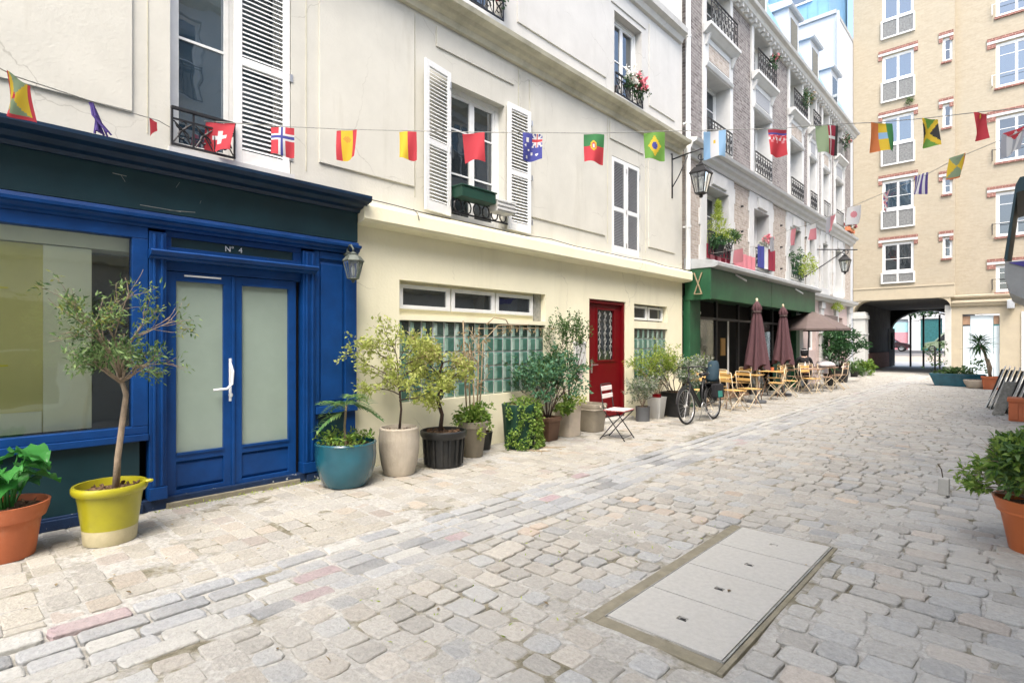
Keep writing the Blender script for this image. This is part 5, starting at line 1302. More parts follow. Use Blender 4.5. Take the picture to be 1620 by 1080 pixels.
# 11..13 pots right of the red door
x, y = .40, 9.50; P = plant('potted_plant', 'feathery green plant in a small dark grey cylinder pot', x, y, GP)
pot(P, [(.13, 0), (.135, .27), (.14, .28)], M['greypot'], (x, y)); soil(P, .115, .25, (x, y)); mb = MB(); tips = []
for k in range(8): a = k*2.4; grow(mb, V3(x, y, .25), V3(cos(a)*.5, sin(a)*.5, 1), .34, .006, 2, (2, 3), .6, .2, .02, .7, tips)
mb.build('branches', M['bark'], P); leaves(tips, 4, .055, .018, .03, 'leaves', LF['silver'], P); leaves(tips, 3, .05, .018, .04, 'green_leaves', LF['mid'], P)
x, y = .42, 10.02; P = plant('potted_plant', 'yellow green bamboo like plant in a pale tapered square pot', x, y, GP)
pot(P, [(.10, 0), (.105, .005), (.15, .41), (.155, .43)], M['whitew'], (x, y), n=40, sq=12); soil(P, .13, .39, (x, y), sq=9); mb = MB(); tips = []
for k in range(10): a = k*2.4; grow(mb, V3(x, y, .38), V3(cos(a)*.35, sin(a)*.5, 1), .55, .007, 3, (2, 3), .6, .15, .03, .66, tips)
mb.build('branches', M['cane'], P); tips = [t for t in tips if t[0].x > .04]; leaves(tips, 2, .065, .018, .03, 'leaves', LF['lime'], P); leaves([t for t in tips if R.random() < .5], 2, .06, .02, .03, 'green_leaves', LF['fresh'], P)
mb = MB(); mb.box(x-.02, x+.12, y-.15, y-.05, .42, .50); mb.build('label_box', M['red'], P)
x, y = .52, 10.62; P = plant('potted_shrub', 'silvery variegated shrub in a big black square tub behind the bicycle', x, y, GP)
pot(P, [(.20, 0), (.22, .01), (.26, .47), (.27, .5)], M['blackpl'], (x, y), n=40, sq=8); soil(P, .24, .46, (x, y), sq=8); mb = MB(); tips = []
for k in range(14): a = k*2.4; grow(mb, V3(x+cos(a)*.1, y+sin(a)*.1, .45), V3(cos(a)*.5, sin(a)*.8, .9), .42, .010, 3, (2, 3), .7, .18, .03, .7, tips)
mb.build('branches', M['barkd'], P); tips = [t for t in tips if t[0].x > .04]; leaves([t for t in tips if R.random() < .75], 2, .06, .026, .03, 'variegated_leaves', LF['silver'], P)
leaves([t for t in tips if R.random() < .5], 2, .06, .026, .03, 'green_leaves', LF['mid'], P); leaves([t for t in tips if t[0].z > 1.2 and R.random() < .8], 2, .07, .024, .04, 'lime_leaves', LF['lime'], P)

# cafe bush, spiky plant and low bushes at the passage
x, y = .55, 24.2; P = plant('potted_shrub', 'large round dark leaved bush beside the open parasol', x, y)
pot(P, [(.28, 0), (.36, .5), (.38, .55)], M['blackpl'], (x, y)); mb = MB(); tips = []
for k in range(12): a = k*2.4; grow(mb, V3(x, y, .5), V3(cos(a)*.7, sin(a)*.7, .9), .6, .02, 2, (2, 3), .7, .15, .03, .65, tips)
mb.build('branches', M['barkd'], P); leaves(cloud(900, (x, y, 1.55), .98, 1.05, .68, seed=5), 3, .13, .07, .06, 'leaves', LF['darkl'], P, side=.8)
x, y = .75, 22.0; P = plant('potted_yucca', 'spiky yucca beside the bush under the open parasol', x, y)
pot(P, [(.16, 0), (.22, .4), (.23, .42)], M['blackpl'], (x, y)); mb = MB()
for k in range(46):
    a = k*2.4; d = V3(cos(a), sin(a), R.uniform(-.1, 1.6)); mb.leaf(V3(x, y, .75+R.uniform(-.2, .25)), d, R.uniform(.4, .6), .05, up=V3(0, 0, 1), fold=.3, droop=.25)
mb.build('leaves', LF['darkl'], P, recalc=False); mb = MB(); mb.tube([V3(x, y, .4), V3(x, y, .95)], .035, 7); mb.build('stem', M['barkd'], P)
for (x, y, rr, h, mt, lb) in ((.05, 28.6, .62, .42, 'mid', 'low leafy bush at the foot of the passage pier'), (.45, 29.9, .36, .36, 'fresh', 'small pale leaved bush in a white tub right of the passage pier bush')):
    P = plant('potted_bush', lb, x, y); pot(P, [(rr*.45, 0), (rr*.55, .24), (rr*.6, .28)], M['whitew'] if rr < .5 else M['blackpl'], (x, y))
    leaves(cloud(320, (x, y, h), rr*1.15, rr*1.15, h, lambda p: p.z > .03, seed=rr*10), 4, .11, .07, .05, 'leaves', LF[mt], P)

# right side: planters before the ochre house
x, y = 4.10, 24.7; P = plant('trough_planter', 'long dark teal trough planter with low greens before the pale panel door', x, y, None, 'planter')
mb = MB(); 
out = [(-.78, .44), (-.62, .0), (.62, 0), (.78, .44)]
for a, b in zip([0], [0]):
    v = [mb.vert(p) for p in ((x-.62, y-.20, 0), (x+.62, y-.20, 0), (x+.62, y+.20, 0), (x-.62, y+.20, 0), (x-.78, y-.30, .44), (x+.78, y-.30, .44), (x+.78, y+.30, .44), (x-.78, y+.30, .44), (x-.73, y-.25, .44), (x+.73, y-.25, .44), (x+.73, y+.25, .44), (x-.73, y+.25, .44), (x-.70, y-.22, .36), (x+.70, y-.22, .36), (x+.70, y+.22, .36), (x-.70, y+.22, .36))]
    for q in ((0,3,2,1), (0,1,5,4), (1,2,6,5), (2,3,7,6), (3,0,4,7), (4,5,9,8), (5,6,10,9), (6,7,11,10), (7,4,8,11), (8,9,13,12), (9,10,14,13), (10,11,15,14), (11,8,12,15), (12,13,14,15)): mb.face([v[k] for k in q])
mb.build('trough', M['teal'], P, bevel=.01)
tips = cloud(150, (x+.0, y, .50), .62, .25, .18, seed=6)+[(V3(x+.6+R.uniform(-.2, .2), y, R.uniform(.5, .95)), V3(0, 0, 1), 0) for _ in range(25)]
leaves(tips, 3, .12, .07, .05, 'leaves', LF['mid'], P)
x, y = 3.45, 24.9; P = plant('climbing_plant', 'small climber on a dark stake at the left end of the teal trough', x, y, None, 'plant')
mb = MB(); mb.tube([V3(x, y, 0), V3(x, y, 1.35)], .03, 6).tube([V3(x+.14, y, 0), V3(x+.14, y, .9)], .025, 6); mb.build('stake', M['black'], P)
leaves([(V3(x+R.uniform(-.34, .34), y+R.uniform(-.2, .2), R.uniform(.6, 1.55)), V3(0, 0, 1), 0) for _ in range(60)]+[(V3(x+R.uniform(-.1, .1), y+R.uniform(-.1, .1), R.uniform(.1, .8)), V3(0, 0, 1), 0) for _ in range(20)], 3, .10, .05, .04, 'leaves', LF['mid'], P)
x, y = 4.62, 24.0; P = plant('bowl_pot', 'low cream bowl pot between the teal trough and the yucca', x, y, None, 'plant pot')
pot(P, [(.19, 0), (.22, .02), (.30, .16), (.33, .26), (.32, .28)], M['beigebox'], (x, y)); soil(P, .28, .24, (x, y))
x, y = 5.0, 23.8; P = plant('potted_yucca', 'dark yucca with a bare leaning trunk in a square terracotta pot', x, y)
pot(P, [(.17, 0), (.18, .01), (.215, .36), (.24, .365), (.24, .42)], M['terra'], (x, y), n=40, sq=10); soil(P, .2, .38, (x, y), sq=9)
mb = MB(); mb.tube([V3(x, y, .38), V3(x-.06, y, .8), V3(x-.16, y, 1.25), V3(x-.28, y, 1.45)], [.05, .045, .04, .035], 8).tube([V3(x-.02, y, .38), V3(x+.02, y, .7), V3(x-.05, y, 1.0)], [.03, .03, .02], 6); mb.build('trunk', M['bark'], P, smooth=True); mb = MB()
for k in range(95):
    a = k*2.4; d = V3(cos(a), sin(a), R.uniform(-1.2, 1.5)); c0 = V3(x-.28, y, 1.45+R.uniform(-.15, .15))
    mb.leaf(c0, d, R.uniform(.38, .6), .05, up=V3(0, 0, 1), fold=.3, droop=.2)
mb.build('leaves', LF['darkl'], P, recalc=False)
# brick planter and leaning folded boards at the right
x, y = 6.0, 14.55; P = plant('box_planter', 'long terracotta box planter in front of the folded black chairs', x, y, None, 'planter')
mb = MB(); mb.box(x-.42, x+.35, y-.22, y+.22, .0, .40).box(x-.44, x+.37, y-.24, y+.24, .37, .44)
for k in range(5): mb.box(x-.40+k*.18, x-.28+k*.18, y-.235, y-.22, .03, .34)
mb.build('trough', M['terra'], P, bevel=.012); mb = MB(); mb.ring((x, y-.05, .455), .2, .015, 'z'); mb.build('hose', M['black'], P)
for k in range(9):
    rt = thing('folded_chair', 'folded black chair with pale edges, number in a row leaning at the right', 'folding chair', (5.20+k*.085, 17.0-.26*k, 0), 0, 'folded chairs leaning in a row at the right')
    rt['label'] = 'folded black chair with pale tube edges in the row leaning by the box planter' if k else 'foremost folded black chair at the open end of the leaning row'
    mb = MB(); ly = -.06; tilt = .30
    mb.obox((tilt*.5-.05, 0, .46), (.018, 0, 0), (0, .22, 0), (tilt*.5*.9, 0, .44)); mb.build('seat', M['blackwood'], rt, world=False)
    for s in (-.23, .23):
        mb = MB(); mb.tube([(-.06, s, 0), (tilt*.45, s, .48), (tilt*.92, s, .93), (tilt*.95, s*.8, .97)], .012, 6); mb.build('leg', M['steel'] if k % 2 else M['whitep'], rt, world=False)
    mb = MB(); mb.obox((tilt*.86, 0, .88), (.012, 0, 0), (0, .22, 0), (.02, 0, .05)); mb.build('backrest', M['blackwood'], rt, world=False)
bd = MB(); bd.obox((5.50, 15.3, .36), (.10, .02, 0), (0, .015, .0), (.10, 0, .35)); tag(bd.build('board', M['oldmetal'], bevel=.01), 'weathered grey board leaning before the folded chairs', 'board')
bd = MB(); bd.box(6.0, 6.03, 18.2, 18.24, 0, 1.15).box(5.95, 6.2, 18.2, 18.24, 1.1, 1.13); tag(bd.build('stake', M['palew']), 'pale upright stake against the ochre wall at the right', 'stake')
# foreground shrub at the right
x, y = 5.88, 5.46; P = plant('potted_shrub', 'leafy green shrub in an orange plastic pot at the right edge of the picture', x, y)
pot(P, [(.155, 0), (.165, .01), (.215, .28), (.22, .285), (.235, .30), (.255, .365), (.26, .38)], M['terrap'], (x, y), n=40)
soil(P, .225, .32, (x, y)); mb = MB(); tips = []
for k in range(9):
    a = k*2.4; grow(mb, V3(x+cos(a)*.05, y+sin(a)*.05, .33), V3(cos(a)*.2, sin(a)*.25, .95), .25, .010, 3, (3, 4), .75, .2, .02, .74, tips)
tips = [t for t in tips if t[0].x > 5.66]
t2 = []
grow(mb, V3(x, y, .36), V3(-.85, -.1, .35), .24, .010, 3, (2, 4), .55, .15, .0, .72, t2)
grow(mb, V3(x, y, .40), V3(-.8, .35, .45), .25, .009, 3, (2, 4), .55, .15, .0, .72, t2)
grow(mb, V3(x, y, .36), V3(-.9, -.2, .2), .20, .009, 3, (2, 3), .45, .15, .0, .72, t2)
mb.build('branches', M['bark'], P, smooth=True)
leaves([t for t in tips if t[0].z > .42], 3, .066, .030, .035, 'leaves', LF['mid'], P); leaves([t for t in tips if t[0].z > .5], 3, .068, .032, .04, 'pale_leaves', LF['fresh'], P)
leaves([t for t in t2 if R.random() < .6 and t[0].z > .30], 2, .056, .026, .025, 'side_leaves', LF['fresh'], P)
# little stone marker with a twig
x, y = 5.22, 6.9; P = thing('stone_marker', 'small grey stone marker standing on the cobbles near the right shrub', 'stone marker', (x, y, 0))
mb = MB(); mb.box(x-.045, x+.045, y-.05, y+.05, 0, .17); mb.build('block', M['concrete'], P, bevel=.012); mb = MB(); mb.tube([V3(x-.01, y, .17), V3(x-.02, y, .25), V3(x-.05, y, .30)], .005, 4); mb.build('twig', M['barkd'], P)

# tree in the far street seen through the arch
T_ = thing('street_tree', 'dark leafed street tree hanging above the passage arch', 'tree', (2.0, 58, .4)); mb = MB(); tips = []
mb.tube([V3(1.1, 58, .4), V3(1.15, 58, 3), V3(1.0, 58, 6)], [.16, .13, .1], 8)
for k in range(9): a = k*2.4; grow(mb, V3(1.1, 58, 3.6+.25*k), V3(cos(a), sin(a), .2), 2.0, .06, 2, (2, 3), .7, .15, .0, .65, tips)
mb.build('trunk', M['barkd'], T_); leaves(cloud(1500, (.2, 58, 5.6), 5.5, 3, 2.1, seed=1), 3, .30, .18, .2, 'crown', LF['darkl'], T_)

# flowers and boxes on windows
def flowers(name, label, x, y, z, rx, ry, rz, lm, fm, n=120, fn_=40, ps=.06, box=None, group=None):
    P = thing(name, label, 'flower box' if box else 'potted plant', (x, y, z), 0, group)
    if box: mb = MB(); mb.box(x-.09, x+.09, y-ry, y+ry, z, z+.16); mb.build('box', box, P, bevel=.006)
    leaves(cloud(n, (x, y, z+.16+rz*.5), rx, ry, rz, seed=x*7+y), 4, .07, .035, .03, 'leaves', LF[lm], P)
    if fm: leaves(cloud(fn_, (x+.03, y+ry*.2, z+.2+rz*.7), rx, ry*.7, rz*.8, seed=y), 5, ps, ps*.8, .02, 'flowers', LF[fm], P)
    return P
flowers('potted_flowers', 'pink and white flowers on the balcony of the upper window right of the ledge', .12, 9.75, 6.38, .16, .45, .26, 'darkl', 'pinkf', 120, 40, .07)
q = leaves(cloud(40, (.15, 9.5, 6.8), .14, .3, .2, seed=7), 5, .06, .05, .02, 'white_flowers', LF['whitef'], bpy.data.objects['potted_flowers'])
flowers('potted_flowers', 'dark red flowers on the balcony above the first moulded ledge', .12, 5.75, 6.42, .12, .3, .2, 'darkl', 'redf', 40, 70, .08)
bx = thing('flower_box', 'empty dark green flower box on the shuttered window guard', 'flower box', (.1, 5.35, 3.5)); mb = MB(); mb.box(.02, .24, 4.97, 5.62, 3.50, 3.66).box(.01, .255, 4.955, 5.635, 3.645, 3.665); mb.build('box', M['greend'], bx, bevel=.005)
bx = thing('flower_box', 'empty whitish slatted flower box beside the green one', 'flower box', (.1, 5.8, 3.42)); mb = MB(); mb.box(.03, .24, 5.66, 6.03, 3.42, 3.59)
for z in (3.44, 3.5, 3.56): mb.box(.24, .255, 5.65, 6.04, z, z+.03)
mb.build('box', M['whitew'], bx, bevel=.004)
# small cypress pot and neighbours on the brick house balcony
x, y = .12, 13.75; P = thing('potted_conifer', 'small yellow green conifer on the first balcony above the cafe', 'potted plant', (x, y, 3.75)); pot(P, [(.13, 3.75), (.17, 4.05), (.18, 4.08)], M['blackpl'], (x, y), n=20)
leaves([(V3(x+R.uniform(-1, 1)*.32*(1-t), y+R.uniform(-1, 1)*.36*(1-t), 4.1+t*1.0), V3(0, 0, 1), 0) for t in (R.random()**1.3 for _ in range(330))], 4, .09, .02, .04, 'leaves', LF['lime'], P, side=.5)
flowers('potted_bush', 'round dark potted bush right of the conifer on the balcony', .26, 14.35, 4.0, .22, .30, .24, 'mid', None, 150)
flowers('potted_bush', 'dark bushy pot under the conifer on the balcony', .22, 13.5, 3.8, .2, .4, .2, 'darkl', None, 120)
flowers('potted_bush', 'bright leafy plant spilling over the green balcony', .34, 20.75, 3.75, .35, .6, .48, 'lime', None, 220)
flowers('potted_bush', 'dark leafy plant at the left of the green balcony', .2, 20.0, 3.9, .25, .4, .45, 'darkl', None, 140)
flowers('potted_bush', 'dark potted plant hanging over an upper balcony rail of the brick house', .28, 20.9, 9.6, .22, .45, .35, 'darkl', 'dry', 120, 20)
flowers('potted_bush', 'small potted plant on the upper balcony nearest the cornice end', .25, 17.6, 9.75, .2, .3, .26, 'darkl', 'pinkf', 80, 10)
flowers('potted_bush', 'plant in a terracotta pot on the moulded ledge at its far end', .30, 27.3, 6.3, .28, .5, .28, 'mid', 'redf', 100, 20, .1, M['terra'])
flowers('potted_bush', 'plant on the highest balcony of the last window bays', .25, 26.8, 9.7, .22, .4, .4, 'darkl', 'pinkf', 90, 12)
flowers('potted_bush', 'small green plant on the sill of the upper blue window', 1.75, 32.55, 13.0, .2, .2, .2, 'mid', None, 50)
flowers('hanging_plant', 'yellowish hanging greenery at the ledge by the sign board', .22, 25.6, 2.75, .2, .8, .2, 'lime', None, 90)
flowers('potted_plant', 'row of cut greenery on the far roof edge at the right', 5.85, 12.9, 3.05, .1, .3, .2, 'fresh', None, 30) if 0 else None
# ------------------------------------------------------------------ lanterns
def lantern(parent, c, s=1., n=4, metal=None, twist=pi/4):
    """tapered glazed lantern hanging with its top at c"""
    metal = metal or M['black']; x, y, z = c; h = .62*s
    mb = MB()
    def ring(r, zz): return [V3(x+r*cos(twist+2*pi*k/n), y+r*sin(twist+2*pi*k/n), zz) for k in range(n)]
    A, Bq = ring(.235*s, z-.24*s), ring(.13*s, z-.66*s)
    for k in range(n):
        mb.tube([A[k], Bq[k]], .012*s, 5); mb.tube([A[k], A[(k+1) % n]], .014*s, 5); mb.tube([Bq[k], Bq[(k+1) % n]], .013*s, 5)
        m0, m1 = (A[k]+A[(k+1) % n])/2, (Bq[k]+Bq[(k+1) % n])/2; mb.tube([m0, m1], .007*s, 4)
    o = mb.build('lantern_frame', metal, parent)
    mb = MB(); mb.lathe([(.26*s, z-.245*s), (.265*s, z-.225*s), (.17*s, z-.11*s), (.10*s, z-.08*s), (.11*s, z-.06*s), (.05*s, z-.02*s), (.02*s, z), (.02*s, z+.05*s)], n, (x, y)) if n != 4 else mb.lathe([(.27*s, z-.245*s), (.27*s, z-.225*s), (.15*s, z-.10*s), (.11*s, z-.09*s), (.12*s, z-.06*s), (.05*s, z-.02*s), (.02*s, z+.04*s)], 4, (0, 0))
    if n == 4:      # turn the square roof to the frame
        mb.v = [(x+px*cos(twist)-py*sin(twist), y+px*sin(twist)+py*cos(twist), pz) for px, py, pz in mb.v]
    mb.build('lantern_roof', metal, parent)
    mb = MB(); mb.lathe([(.02*s, z-.76*s), (.05*s, z-.73*s), (.03*s, z-.71*s), (.12*s, z-.67*s)], 10, (x, y)); mb.build('lantern_base', metal, parent)
    mb = MB()
    for k in range(n): mb.face([mb.vert(p) for p in (A[k]*.985+V3(x, y, A[k].z)*.015, A[(k+1) % n]*.985+V3(x, y, A[k].z)*.015, Bq[(k+1) % n]*.98+V3(x, y, Bq[k].z)*.02, Bq[k]*.98+V3(x, y, Bq[k].z)*.02)])
    mb.build('lantern_glass', glass('lantern_pane', (.3, .3, .28), .12, .05, .85), parent, recalc=False)
    mb = MB(); mb.lathe([(.02*s, z-.60*s), (.045*s, z-.5*s), (.05*s, z-.42*s), (.02*s, z-.33*s)], 10, (x, y)); mb.build('bulb', M['whitep'], parent, smooth=True)
L1 = thing('wall_lantern', 'small grey green wall lantern at the right end of the blue shopfront', 'lantern', (.1, 3.33, 2.5), 0)
mb = MB(); mb.lathe([(.05, 2.50), (.06, 2.52), (.02, 2.56)], 10, (.115, 3.33)); mb.tube([V3(.10, 3.33, 2.50), V3(.16, 3.30, 2.60), V3(.24, 3.29, 2.61), V3(.29, 3.29, 2.56), V3(.29, 3.29, 2.53)], .012, 6).box(.10, .115, 3.30, 3.36, 2.40, 2.56); mb.tube([V3(.16, 3.3, 2.60), V3(.17, 3.28, 2.54), V3(.22, 3.28, 2.53)], .008, 5)
mb.build('bracket', M['verdi'], L1, smooth=True); lantern(L1, (.29, 3.29, 2.53), .46, 6, M['verdi'], 0)
L2 = thing('wall_lantern', 'black square street lantern hanging from a scrolled bracket on the cream house', 'lantern', (.05, 11.45, 5), 0)
mb = MB(); mb.box(.0, .04, 11.43, 11.47, 4.75, 5.75); mb.tube([V3(.04, 11.45, 5.62), V3(.35, 11.45, 5.66), V3(.70, 11.45, 5.70)], .018, 7).tube([V3(.04, 11.45, 5.0), V3(.18, 11.45, 5.2), V3(.40, 11.45, 5.62)], .014, 6)
mb.tube([V3(.70+.15*sin(t*.5)*(1-t/16), 11.45, 5.55+.15*cos(t*.5)*(1-t/16)) for t in range(13)], .014, 6).tube([V3(.70, 11.45, 5.70), V3(.70, 11.45, 5.42)], .012, 6)
mb.build('bracket', M['black'], L2, smooth=True); lantern(L2, (.70, 11.45, 5.40), 1.0, 4)
L3 = thing('wall_lantern', 'distant black street lantern on a long strut near the end of the brick house', 'lantern', (.05, 24, 5), 0)
mb = MB(); mb.tube([V3(.04, 23.2, 5.07), V3(1.15, 24.3, 5.07)], .022, 6).tube([V3(.04, 20.9, 3.72), V3(.35, 22.6, 4.35), V3(.8, 24.0, 5.05)], .022, 6).ring((.82, 24.0, 4.98), .09, .014, 'y'); mb.tube([V3(.80, 24.0, 5.05), V3(.80, 24.0, 4.90)], .012, 5)
mb.build('bracket', M['black'], L3, smooth=True); lantern(L3, (.80, 24.0, 4.90), 1.0, 4)
# two more lanterns of the far bays: small wall fittings
# ------------------------------------------------------------------ bunting
c_ = dict(r=flat('flag_red', (.62, .035, .055)), w=flat('flag_white', (.78, .78, .78)), y=flat('flag_yellow', (.80, .55, .02)), g=flat('flag_green', (.03, .22, .06)), lg=flat('flag_light_green', (.16, .38, .05)),
          b=flat('flag_blue', (.05, .06, .33)), k=flat('flag_black', (.02, .02, .02)), lb=flat('flag_sky_blue', (.30, .52, .78)), p=flat('flag_pink', (.75, .28, .32)), dr=flat('flag_crimson', (.33, .01, .04)), o=flat('flag_orange', (.70, .20, .05)), sg=flat('flag_sage', (.28, .38, .22)), pr=flat('flag_purple', (.09, .05, .28)), gr=flat('flag_grey', (.45, .46, .5)))
CK = list(c_)
def flag(pos, h, w, fn, label, along, sway=0., bulge=.032, fold=1., grp='flags hanging on lines across the street'):
    """cloth hanging from its top edge; fn(u,v) picks the colour, v runs down from the string"""
    nu, nv = 22, 30; h *= R.uniform(.94, 1.04); a = Vector(along).normalized(); a.rotate(Matrix.Rotation(R.uniform(-.25, .25), 3, 'Z')); a.z = 0; nrm = V3(-a.y, a.x, 0); mb = MB(); used = []
    ph = R.uniform(0, 6)
    P0 = V3(*pos); grid = []
    for j in range(nv+1):
        v = j/nv; row = []
        for i in range(nu+1):
            u = i/nu; q = P0+a*((u-.5)*w*(fold+(1-fold)*0)*(1-.06*v)+sway*v*h)+V3(0, 0, -v*h*(1-.04*sin(u*3+ph)))+nrm*(bulge*sin(u*5+ph+v*1.5)*(.3+v)+.5*sway*v*h)
            row.append(mb.vert(q))
        grid.append(row)
    for j in range(nv):
        for i in range(nu):
            k = fn((i+.5)/nu, (j+.5)/nv)
            if k is None: continue
            if k not in used: used.append(k)
            mb.cur = used.index(k); mb.face((grid[j][i], grid[j][i+1], grid[j+1][i+1], grid[j+1][i]))
    o = mb.build('flag', [c_[k] for k in used], None, smooth=True, recalc=False)
    off = Vector(pos); o.data.transform(Matrix.Translation(-off)); o.location = off
    return tag(o, label, 'flag', grp)
def cross(u, v, cu, cv, t): return abs(u-cu) < t or abs(v-cv) < t
def f_swiss(u, v): return 'w' if ((abs(u-.5) < .09 and abs(v-.5) < .22) or (abs(v-.5) < .075 and abs(u-.5) < .28)) else 'r'
def f_norway(u, v): return 'b' if cross(u, v, .5, .36, .055) else ('w' if cross(u, v, .5, .36, .12) else 'r')
def f_spain(u, v): return 'r' if u < .24 or u > .76 else ('o' if (u-.5)**2/.03+(v-.3)**2/.012 < 1 and (int(u*22)+int(v*30)) % 2 else 'y')
def f_half(u, v): return 'y' if u < .5 else 'r'
def f_red(u, v): return 'r'
def f_redstar(u, v): return 'y' if (u-.55)**2+(v-.12)**2 < .006 else 'r'
def f_aus(u, v):
    if u > .5 and v < .5:
        a, b = (u-.5)*2, v*2
        if abs(a-.5) < .09 or abs(b-.5) < .09: return 'r'
        if abs(a-.5) < .18 or abs(b-.5) < .18: return 'w'
        if abs(a-b) < .12 or abs(a+b-1) < .12: return 'w'
        return 'b'
    return 'w' if any((u-a)**2+(v-b)**2 < r for a, b, r in ((.25, .25, .008), (.75, .78, .003), (.3, .6, .002), (.5, .72, .002), (.22, .85, .003), (.15, .45, .002))) else 'b'
def f_port(u, v):
    r = (u-.45)**2/.8+(v-.42)**2
    return 'y' if .012 < r < .03 else ('w' if r < .005 else ('r' if r < .012 else ('g' if v < .42 else 'r')))
def f_brazil(u, v):
    r = (u-.5)**2+((v-.5)*.9)**2
    return 'b' if r < .018 else ('y' if abs(u-.5)/.32+abs(v-.5)/.38 < 1 else 'lg')
def f_arg(u, v): return 'y' if (u-.5)**2*1.5+(v-.4)**2 < .006 else ('w' if abs(u-.5) < .17 else 'lb')
def f_haiti(u, v): return 'dr' if v < .12 else ('w' if abs(v-.35) < .06 and int(u*14) % 3 == 0 else ('b' if v < .2 else ('p' if v < .5 and (int(u*9)+int(v*12)) % 3 == 0 else 'r')))
def f_ital(u, v): return 'sg' if u < .5 else ('k' if u > .86 else ('w' if abs(v-.42) < .05 or abs(u-.62) < .035 else 'dr'))
def f_bol(u, v): return 'o' if u < .42 else (('lb' if abs(v-.45) < .11 and u < .72 else 'y') if u < .74 else 'g')
def f_jam(u, v):
    a, b = u-v, u+v-1
    return 'y' if abs(a) < .13 or abs(b) < .13 else ('lg' if (a > 0) != (b > 0) else 'k')
def f_gren(u, v):
    if u > .9 or v > .9 or u < .04: return 'r'
    a, b = (u-.47), (v-.45)*.9
    if a*a+b*b < .006: return 'r'
    return 'y' if abs(a) > abs(b) else 'sg'
def f_gren2(u, v):
    if u > .93 or v > .92: return 'o'
    return 'y' if abs(u-.46) > abs(v-.46) else 'sg'
def f_stripes(u, v): return 'w' if int(u*7) % 2 else 'pr'
def f_uk(u, v):
    if abs(u-.5) < .08 or abs(v-.5) < .07: return 'p'
    if abs(u-.5) < .15 or abs(v-.5) < .13: return 'w'
    return 'w' if abs(u-v) < .09 or abs(u+v-1) < .09 else ('p' if abs(u-v) < .2 or abs(u+v-1) < .2 else 'pr')
def f_jp(u, v): return 'p' if (u-.5)**2*.8+(v-.45)**2 < .03 else 'w'
def f_cuba(u, v): return ('w' if (u-.5)**2+(v-.14)**2 < .005 else 'r') if v < .42-abs(u-.5)*.9 else ('w' if int(u*5) % 2 else 'gr')
def f_rw(u, v): return 'w' if u < .3 else 'p'
def f_pw(u, v): return 'gr' if u < .3 else 'p'
G2 = [(.09,1.97,3.65), (.52,2.38,3.61), (.96,2.82,3.59), (1.39,3.23,3.58), (1.85,3.68,3.57), (2.27,4.08,3.57), (2.70,4.51,3.57), (3.13,4.92,3.59), (3.56,5.34,3.61), (4.01,5.78,3.63), (4.37,6.12,3.67), (4.76,6.50,3.70), (5.11,6.85,3.75), (5.48,7.20,3.81)]
F2 = [(f_swiss, 'red flag with a white cross over the window railing', .27, -.10), (f_norway, 'red flag with a blue and white cross before the closed shutter', .22, 0), (f_spain, 'red yellow red striped flag with a small crest', .21, 0), (f_half, 'flag half yellow and half red left of the open shutters', .17, .02), (f_red, 'plain bright red flag in front of the shuttered window', .225, .03),
      (f_aus, 'blue flag with white stars and a small red cross canton', .20, -.03), (f_port, 'green over red flag with a yellow emblem', .205, 0), (f_brazil, 'light green flag with a yellow diamond and dark disc', .205, .03), (f_arg, 'pale blue and white vertically striped flag near the lantern', .21, 0), (f_haiti, 'red flag with a dark blue top edge before the brick wall', .19, .02),
      (f_ital, 'pale green and crimson flag with a white cross band', .22, .06), (f_bol, 'orange yellow and green flag at the ochre house', .24, .10), (f_jam, 'green and black flag with a yellow diagonal cross', .19, .03), (f_redstar, 'plain red flag with a tiny star, last on the long line', .165, -.02)]
DIR2 = (.72, .69, 0)
for (p, (fn, lb, w_, sw)) in zip(G2, F2): flag((p[0], p[1], p[2]-.01), .27, w_, fn, lb, DIR2, sway=sw)
def cord(pts, label, r=.004):
    mb = MB(); mb.tube(pts, r, 4); return tag(mb.build('bunting_cord', M['oldmetal'], smooth=True), label, 'cord')
cord([(-.03, 1.86, 3.66)]+G2+[(5.80, 7.5, 3.85), (7.38, 9.0, 4.0)], 'long thin cord carrying the flags across the middle of the street')
G1 = [(3.2, -1.3, 3.0), (1.35, .37, 3.11), (.84, .83, 3.26), (.20, 1.41, 3.47), (.02, 1.55, 3.50)]
cord(G1, 'cord running down from the left window to the left picture edge')
flag((1.33, .39, 3.11), .24, .21, f_gren, 'yellow and grey green flag with red border at the far left', (.74, -.67, 0) if 0 else (-.74, .67, 0), sway=0)
tw = MB()
for k in range(9): tw.tube([V3(.83+R.uniform(-.01, .01), .83+R.uniform(-.01, .01), 3.25), V3(.83+R.uniform(-.03, .05), .85+R.uniform(-.02, .04), 3.15), V3(.84+R.uniform(-.05, .07), .88+R.uniform(-.04, .07), 3.04)], .008, 4)
tag(tw.build('rolled_flag', [c_['pr']]), 'bunched purple and white flag wound on the cord near the left', 'flag', 'flags hanging on lines across the street')
def f_edge(u, v): return 'r' if v < .95-.5*u else None
flag((.26, 1.36, 3.44), .16, .10, f_edge, 'small red pennant just left of the first window', (-.74, .67, 0), bulge=.01)
G3 = [(.26,13.20,3.71), (1.09,12.41,3.60), (1.89,11.67,3.50), (2.18,11.39,3.59), (2.69,10.91,3.61), (3.12,10.51,3.57), (3.50,10.14,3.60), (3.88,9.78,3.62), (4.38,9.32,3.65), (4.82,8.90,3.67), (5.21,8.53,3.74), (5.73,8.04,3.76)]
cord([(.05, 13.4, 3.75)]+G3+[(7.38, 6.5, 3.9)], 'second cord of flags running from the cafe balcony to the right')
